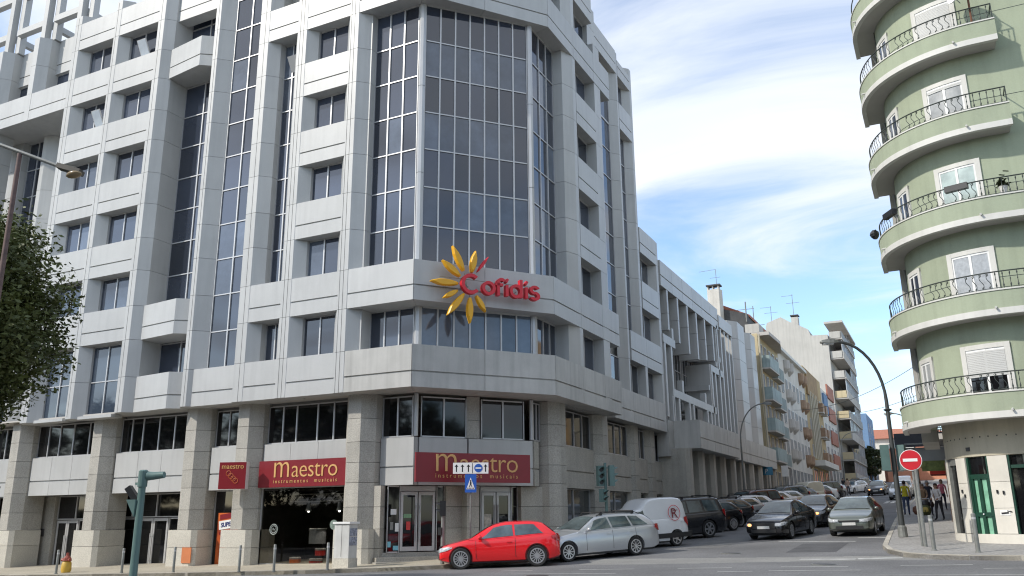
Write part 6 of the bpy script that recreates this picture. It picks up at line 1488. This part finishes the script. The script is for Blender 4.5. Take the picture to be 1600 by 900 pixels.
# left street lamp near the tree
x, y = -18.11, 11.07; zt = 9.78
o = thing('street_lamp', 'rusty street lamp with a long arm and box head rising beside the leafy tree', 'street lamp', (x, y, G(x, y)), 'street lamps')
part('pole', MB().lathe([(.085, G(x, y)), (.06, 6), (.05, zt)], 12, (x, y, 0)), mat('rusty_pole', (.14, .09, .08), .7, var=.3, vs=5), o, smooth=True)
pts_ = [Vector((-18.95, 10.68, 10.18)), Vector((-18.1, 11.07, 9.82)), Vector((-17.2, 11.52, 9.43))]; part('arm', MB().tube(pts_, .042, 8), M_POLE, o)
u = Vector((.5, .25, -.17)).normalized(); e_ = pts_[-1]; mb = MB(); mb.obox(e_+u*.20+Vector((0, 0, .0)), u, .56, .24, .11); h_ = part('lamp_head', mb, mat('brown_metal', (.10, .09, .075), .5, metal=.4, var=.2), o)
part('lamp_glass', MB().blob(e_+u*.30-Vector((0, 0, .09)), (.23, .13, .08), 12, 8), mat('amber_glass', (.30, .22, .12), .25, var=.3), h_, smooth=True)
# parking signs
for x, y, z1, w_, h_2, lab_, tx in ((-12.6, 69.5, 5.05, .75, .62, 'blue parking sign on the end wall of the grey wing', 'P'), (-12.3, 75.5, 5.3, .55, .9, 'white and blue notice sign below the pale blue balcony', None)):
    z = gz(x, y); o = thing('road_sign', lab_, 'road sign', (x, y, z)); part('pole', MB().lathe([(.04, z), (.04, z1+.2)], 8, (x, y+.05, 0)), M_POLE, o)
    b_ = part('panel', MB().box(x-w_/2, x+w_/2, y-.02, y+.0, z1-h_2/2, z1+h_2/2), mat('sign_blue_pale', (.06, .22, .34), .5) if tx else M_WHITE, o)
    if tx: place_text('lettering', tx, .5, M_WHITE, b_, (x-.12, y-.024, z1-.18), (1, 0, 0), extrude=.003)
# shop sign boards on the right
o = thing('shop_sign', 'long dark hanging shop board on the right below the curved balconies', 'shop sign', (-1.5, 49.2, 5))
part('board', MB().box(-2.35, .0, 49.0, 49.2, 5.02, 5.72), mat('dark_board', (.035, .036, .045), .5), o); part('board_line', MB().box(-1.9, -.1, 48.985, 48.999, 5.12, 5.2), M_POLE, o)
part('canopy', MB().box(-2.3, .0, 49.21, 51, 4.3, 4.98), mat('grey_awning', (.30, .30, .28), .8), o)
o = thing('shop_sign', 'small olive green shop sign under the dark board', 'shop sign', (-.5, 50, 4)); part('board', MB().box(-1.2, -.0, 48.4, 48.5, 3.75, 4.25), mat('olive_board', (.17, .20, .05), .6, var=.5, vs=5), o)
o = part('awning', MB().prism([(-1.6, 62), (0, 62), (0, 66), (-1.6, 66)], 4.6, 5.0), mat('yellow_awning', (.6, .38, .12), .8)); o['label'] = 'yellow shop awning further up the right pavement'; o['category'] = 'awning'
o = part('awning', MB().prism([(-1.0, 56), (0, 56), (0, 58.5), (-1.0, 58.5)], 3.9, 4.5), mat('red_awning', (.6, .05, .03), .8)); o['label'] = 'small red shop awning above the walkers'; o['category'] = 'awning'
for k, (x, y, c_, lb) in enumerate(((.02, 41, M_POLE, 'dark shutter front next to the green building'), (-.02, 44, mat('brown_front', (.12, .08, .06), .6), 'brown shop front behind the woman in white'))):
    o = part('shop_shutter', MB().box(x-.12, x-.02, y, y+2.4, 1.0, 3.9), c_); o['label'] = lb; o['category'] = 'shop front'

# ================================================================== people
def person(x, y, face, H, lab, shirt, legs, hair, skin=(.42, .25, .17), pose=None, group=None, female=False, extra=None):
    z = gz(x, y); o = thing('person', lab, 'person', (x, y, z), group, radians(face)-pi/2)   # local +Y is forward
    s = H/1.72; pose = pose or {}
    st_ = pose.get('stride', .14); la = pose.get('arms', [((.22, .02, 1.08), (.24, .14, .84)), ((-.22, .02, 1.08), (-.24, .10, .84))])
    lean = pose.get('lean', 0)
    V = {}; E_ = []; Rr = []
    pts = [('pel', (0, 0, .93), .135), ('wai', (0, lean*.3, 1.08), .12), ('che', (0, lean*.7, 1.28), .15), ('neb', (0, lean, 1.44), .07), ('nec', (0, lean+.01, 1.49), .052), ('hea', (0, lean+.02, 1.58), .085), ('top', (0, lean+.015, 1.66), .082)]
    for sd, nm in ((1, 'l'), (-1, 'r')):
        i = 0 if sd > 0 else 1; elb, wri = la[i]
        pts += [('sh'+nm, (sd*.17, lean, 1.39), .06), ('el'+nm, elb, .042), ('wr'+nm, wri, .028)]
        pts += [('hi'+nm, (sd*.09, 0, .86), .088), ('kn'+nm, (sd*.10, sd*st_*.5+.02, .50), .062), ('an'+nm, (sd*.11, sd*st_, .09), .042), ('to'+nm, (sd*.125, sd*st_+.15, .045), .038)]
    edges = [('pel', 'wai'), ('wai', 'che'), ('che', 'neb'), ('neb', 'nec'), ('nec', 'hea'), ('hea', 'top')]
    for nm in 'lr': edges += [('neb', 'sh'+nm), ('sh'+nm, 'el'+nm), ('el'+nm, 'wr'+nm), ('pel', 'hi'+nm), ('hi'+nm, 'kn'+nm), ('kn'+nm, 'an'+nm), ('an'+nm, 'to'+nm)]
    ix = {p[0]: i for i, p in enumerate(pts)}
    me = bpy.data.meshes.new('body'); me.from_pydata([tuple(c*s for c in p[1]) for p in pts], [(ix[a], ix[b]) for a, b in edges], [])
    ob = bpy.data.objects.new('body', me); COL.objects.link(ob); ob.modifiers.new('s', 'SKIN'); ob.modifiers.new('u', 'SUBSURF').levels = 2
    for i, p in enumerate(pts): me.skin_vertices[0].data[i].radius = (p[2]*s, p[2]*s*(.8 if p[0] in ('wai', 'che', 'pel') else 1))
    me.skin_vertices[0].data[0].use_root = True
    dg = bpy.context.evaluated_depsgraph_get(); m2 = bpy.data.meshes.new_from_object(ob.evaluated_get(dg)); ob.modifiers.clear(); ob.data = m2; ob.parent = o
    m2.shade_smooth()
    msk = mat('skin_%02d' % int(skin[0]*100), skin, .55, var=.05); msh = mat('cloth_%d_%d_%d' % tuple(int(c*100) for c in shirt), shirt, .85, var=.15, vs=6); mlg = mat('cloth_%d_%d_%d' % tuple(int(c*100) for c in legs), legs, .85, var=.15, vs=6); msu = mat('shoe_leather', (.03, .03, .03), .6)
    for m_ in (msk, msh, mlg, msu): m2.materials.append(m_)
    sl_ = pose.get('sleeve', .5)
    for f in m2.polygons:
        c = f.center/s; arm_ = abs(c.x) > .185 and c.z > .6
        if c.z > 1.455 and abs(c.x) < .12: k = 0
        elif arm_: k = 1 if c.z > (1.18 if sl_ < 1 else .90) else 0
        elif c.z > .93: k = 1
        elif c.z > .10: k = 2
        else: k = 3
        f.material_index = k
    hm = mat('hair_%02d' % int(hair[0]*100+hair[2]*10), hair, .7, var=.3, vs=20)
    P = Vector((0, lean+.005, 1.615))*s
    hb = MB().blob(P+Vector((0, -.022*s, .028*s)), (.092*s, .105*s, .098*s), 12, 9, .03)
    if female: hb.blob(P+Vector((0, -.06*s, -.07*s)), (.085*s, .06*s, .13*s), 10, 7, .05)
    def local(nm, mb, m_, sm=True):
        q = bpy.data.objects.new(nm, mb.mesh(nm, m_, sm)); COL.objects.link(q); q.parent = o; return q
    local('hair', hb, hm)
    fc = MB(); fy = (lean+.105)*s
    for sx in (-.03, .03): fc.blob((sx*s, fy-.008, 1.60*s), (.011*s, .006, .008*s), 6, 5)
    local('eyes', fc, M_BLACK); local('nose', MB().blob((0, fy, 1.575*s), (.012*s, .018*s, .02*s), 6, 5), msk); local('mouth', MB().blob((0, fy-.008, 1.54*s), (.022*s, .008, .006*s), 6, 5), mat('lips', (.3, .08, .07), .5))
    for sx in (-.086, .086): local('ear', MB().blob((sx*s, (lean+.01)*s, 1.585*s), (.012*s, .02*s, .03*s), 6, 5), msk)
    for sd, i in ((1, 0), (-1, 1)):
        elb, wri = Vector(la[i][0])*s, Vector(la[i][1])*s; d = (wri-elb).normalized(); sx = Vector((1, 0, 0))*sd; hn = MB()
        side = d.cross(Vector((0, 1, 0)) if abs(d.y) < .9 else Vector((0, 0, 1))).normalized(); wd = side.cross(d).normalized()
        hn.tube([wri-d*.01, wri+d*.04*s, wri+d*.085*s], [.026*s, .036*s, .034*s], 8)
        for k in range(4):
            b_ = wri+d*.08*s+wd*(k-1.5)*.019*s; ln = (.065, .075, .07, .055)[k]*s; hn.tube([b_, b_+d*ln*.55, b_+d*ln*.95+Vector((0, .012, 0))], [.0095*s, .0085*s, .007*s], 6)
        b_ = wri+d*.03*s+wd*.032*s; hn.tube([b_, b_+(d+wd*.9).normalized()*.035*s, b_+(d*1.3+wd*.6).normalized()*.07*s], [.011*s, .01*s, .008*s], 6)
        local('hand', hn, msk)
    if extra: extra(local, s)
    return o
PG = 'people on the right pavement'
person(-2.25, 51.1, 95, 1.78, 'man in a yellow T-shirt and jeans walking away behind the lamp post', (.62, .52, .03), (.05, .07, .13), (.03, .02, .02), group=PG)
def bagw(local, s): local('handbag', MB().blob((.28, .06, .72), (.07, .16, .14), 10, 8, .05), mat('dark_bag', (.03, .02, .02), .6))
person(-.62, 45.3, -115, 1.66, 'dark-haired woman in a white blouse and dark skirt leaning forward, nearest the wall', (.68, .66, .66), (.02, .02, .025), (.04, .015, .012), female=True, pose=dict(lean=.12, sleeve=1, arms=[((.22, .12, 1.14), (.16, .34, 1.02)), ((-.22, .1, 1.12), (-.15, .32, 1.0))]), group=PG, extra=bagw)
person(-1.25, 46.3, -100, 1.65, 'woman in a brown top pushing a buggy beside the woman in white', (.22, .14, .08), (.05, .05, .04), (.12, .08, .05), female=True, pose=dict(lean=.06, arms=[((.22, .15, 1.15), (.18, .38, 1.02)), ((-.22, .15, 1.15), (-.18, .38, 1.02))]), group=PG)
person(-1.1, 49.5, -80, 1.75, 'person in dark clothes and a pale scarf behind the woman with the buggy', (.03, .03, .045), (.05, .05, .06), (.3, .28, .27), group=PG)
person(-.5, 56, -90, 1.7, 'distant walker in a pink top under the red awning', (.55, .15, .2), (.03, .03, .05), (.1, .06, .04), female=True, group=PG)
person(-1.6, 55, 80, 1.7, 'distant walker in a red jacket left of the dark-clothed person', (.5, .06, .03), (.03, .03, .04), (.15, .08, .04), group=PG)
person(-11.6, 112, -90, 1.7, 'far pedestrian in a dark coat by the parked cars on the left pavement', (.02, .02, .025), (.02, .02, .02), (.02, .02, .02))
person(-9.6, 97, 80, 1.75, 'far man beside the cream van on the left', (.5, .35, .28), (.04, .04, .05), (.05, .03, .02))
# buggy
x, y = -1.2, 45.2; z = gz(x, y)
o = thing('buggy', 'dark olive pushchair loaded with bags in front of the woman in brown', 'pushchair', (x, y, z))
part('seat', MB().blob((x, y, z+.48), (.26, .33, .24), 12, 8, .08), mat('olive_cloth', (.06, .07, .02), .8, var=.4, vs=6), o, smooth=True)
part('hood', MB().blob((x, y+.12, z+.75), (.24, .2, .2), 12, 8, .05), M_BLACK, o, smooth=True)
part('bag', MB().blob((x-.38, y-.1, z+.48), (.17, .14, .2), 10, 7, .08), mat('brown_bag', (.12, .05, .03), .7), o); part('bag', MB().blob((x, y-.3, z+.5), (.14, .05, .12), 10, 7, .1), mat('mustard_cloth', (.35, .28, .08), .8), o)
for dx_, dy_ in ((-.24, -.25), (.24, -.25), (-.24, .28), (.24, .28)): part('wheel', MB().disc((x+dx_, y+dy_, z+.1), (1, 0, 0), .1, .04, 14), M_TYRE, o)
mb = MB()
for s_ in (-.2, .2): mb.tube([(x+s_, y-.2, z+.15), (x+s_, y+.25, z+.6), (x+s_, y+.5, z+1.0)], .014, 6)
part('handlebar', mb.tube([(x-.2, y+.5, z+1.0), (x+.2, y+.5, z+1.0)], .018, 6), M_ALU, o)

# ================================================================== trees
def tree(name_label, x, y, z0, htrunk, crown, n, leaf, m, seed=1, lim=7, group=None, cr=.42, dens=90):
    rnd = random.Random(seed); o = thing('tree', name_label, 'tree', (x, y, z0), group)
    cx2, cy2, cz2 = crown[0]; rx, ry, rz = crown[1]
    mb = MB(); top = Vector((cx2, cy2, cz2)); base = Vector((x, y, z0)); fork = base.lerp(top, .0)+Vector((0, 0, htrunk))
    mb.tube([base, base+Vector((.05, .02, htrunk*.5)), fork], [.22, .17, .15], 10)
    ends = []
    for k in range(lim):
        a = 2*pi*k/lim+rnd.uniform(-.3, .3); e_ = top+Vector((rx*.62*cos(a), ry*.62*sin(a), rz*rnd.uniform(-.35, .6))); m1 = fork.lerp(e_, .5)+Vector((0, 0, .3))
        mb.tube([fork-Vector((0, 0, .2)), m1, e_], [.10, .06, .02], 6); ends.append(e_)
        for q in range(3):
            e2 = e_+Vector((rnd.gauss(0, rx*.2), rnd.gauss(0, ry*.2), rnd.gauss(0, rz*.2))); mb.tube([m1.lerp(e_, .5), e2], [.035, .012], 5); ends.append(e2)
    part('trunk', mb, M_BARK, o, smooth=True)
    cl_c = []
    for k in range(max(20, n//(dens*8)) if dens == 60 else max(20, n//90)):
        while True:
            p = Vector((rnd.uniform(-1, 1), rnd.uniform(-1, 1), rnd.uniform(-1, 1)))
            if .35 < p.length < 1.0: break
        cl_c.append((Vector((cx2+p.x*rx, cy2+p.y*ry, cz2+p.z*rz)), rnd.uniform(.28, .62)*min(rx, rz)*cr))
    mb = MB()
    for i in range(n):
        c, r = rnd.choice(cl_c); d = Vector((rnd.gauss(0, 1), rnd.gauss(0, 1), rnd.gauss(0, .8))); p = c+d.normalized()*r*rnd.random()**.4*1.25
        u = Vector((rnd.gauss(0, 1), rnd.gauss(0, 1), rnd.gauss(0, .6))).normalized(); v = u.cross(Vector((rnd.gauss(0, 1), rnd.gauss(0, 1), rnd.gauss(0, 1)))).normalized(); l = leaf*rnd.uniform(.6, 1.2)
        mb.add([p-u*l, p+v*l*.45, p+u*l, p-v*l*.45], [(0, 1, 2, 3)])
    part('crown', mb, m, o, kind='stuff'); return o
tree('leafy dark green tree whose crown fills the left edge of the view', -22.4, 12.3, G(-22.4, 12.3)-.05, 2.6, ((-22.8, 12.2, 6.75), (2.85, 2.9, 2.9)), 90000, .085, M_LEAF, 3, cr=.60, dens=60)
tree('small street tree beside the far yellow house', -12.0, 160, G(-12, 160), 2.5, ((-12, 160, 10.5), (2.4, 2.6, 2.8)), 2500, .3, M_LEAF2, 5)
tree('distant street tree before the low cream house', -12.2, 172, G(-12, 172), 2.5, ((-12.2, 172, 11.5), (2.2, 2.6, 2.6)), 2000, .3, M_LEAF, 6)
TB = [(-92, -6), (-80, -11), (-69, -8), (-58, -13), (-47, -9), (-36, -13), (-25, -10), (-13, -15), (-1, -14), (12, -12), (26, -9), (44, 5), (58, -3), (74, 4)]
for k, (x, y) in enumerate(TB):
    lb = 'tall broad tree across the road behind the viewpoint'
    if k == 0: t0_ = tree(lb, x, y, G(x, y), 3, ((x, y, 8.0), (5.6, 5.6, 5.6)), 9000, .36, M_LEAF2, 11, group='trees behind the viewpoint')
    else:
        t1_ = copy_tree(t0_); t1_.location = (x, y, G(x, y)); t1_.rotation_euler = (0, 0, k*1.3)

hd = MB(); rnd = random.Random(4)  # unseen hedge, added to close the bright gap in the glass reflections
for i in range(16000):
    x = rnd.uniform(-120, 60); y = -20+rnd.gauss(0, .7); z = G(x, y)+rnd.random()*4.2; p = Vector((x, y, z)); u = Vector((rnd.gauss(0, 1), rnd.gauss(0, .5), rnd.gauss(0, 1))).normalized(); v = u.cross(Vector((0, 1, .2))).normalized(); l = .42
    hd.add([p-u*l, p+v*l*.6, p+u*l, p-v*l*.6], [(0, 1, 2, 3)])
hd.box(-120, 60, -20.3, -20, -3, 3.2)
o = part('added_hedge', hd, M_LEAF2); o['kind'] = 'stuff'
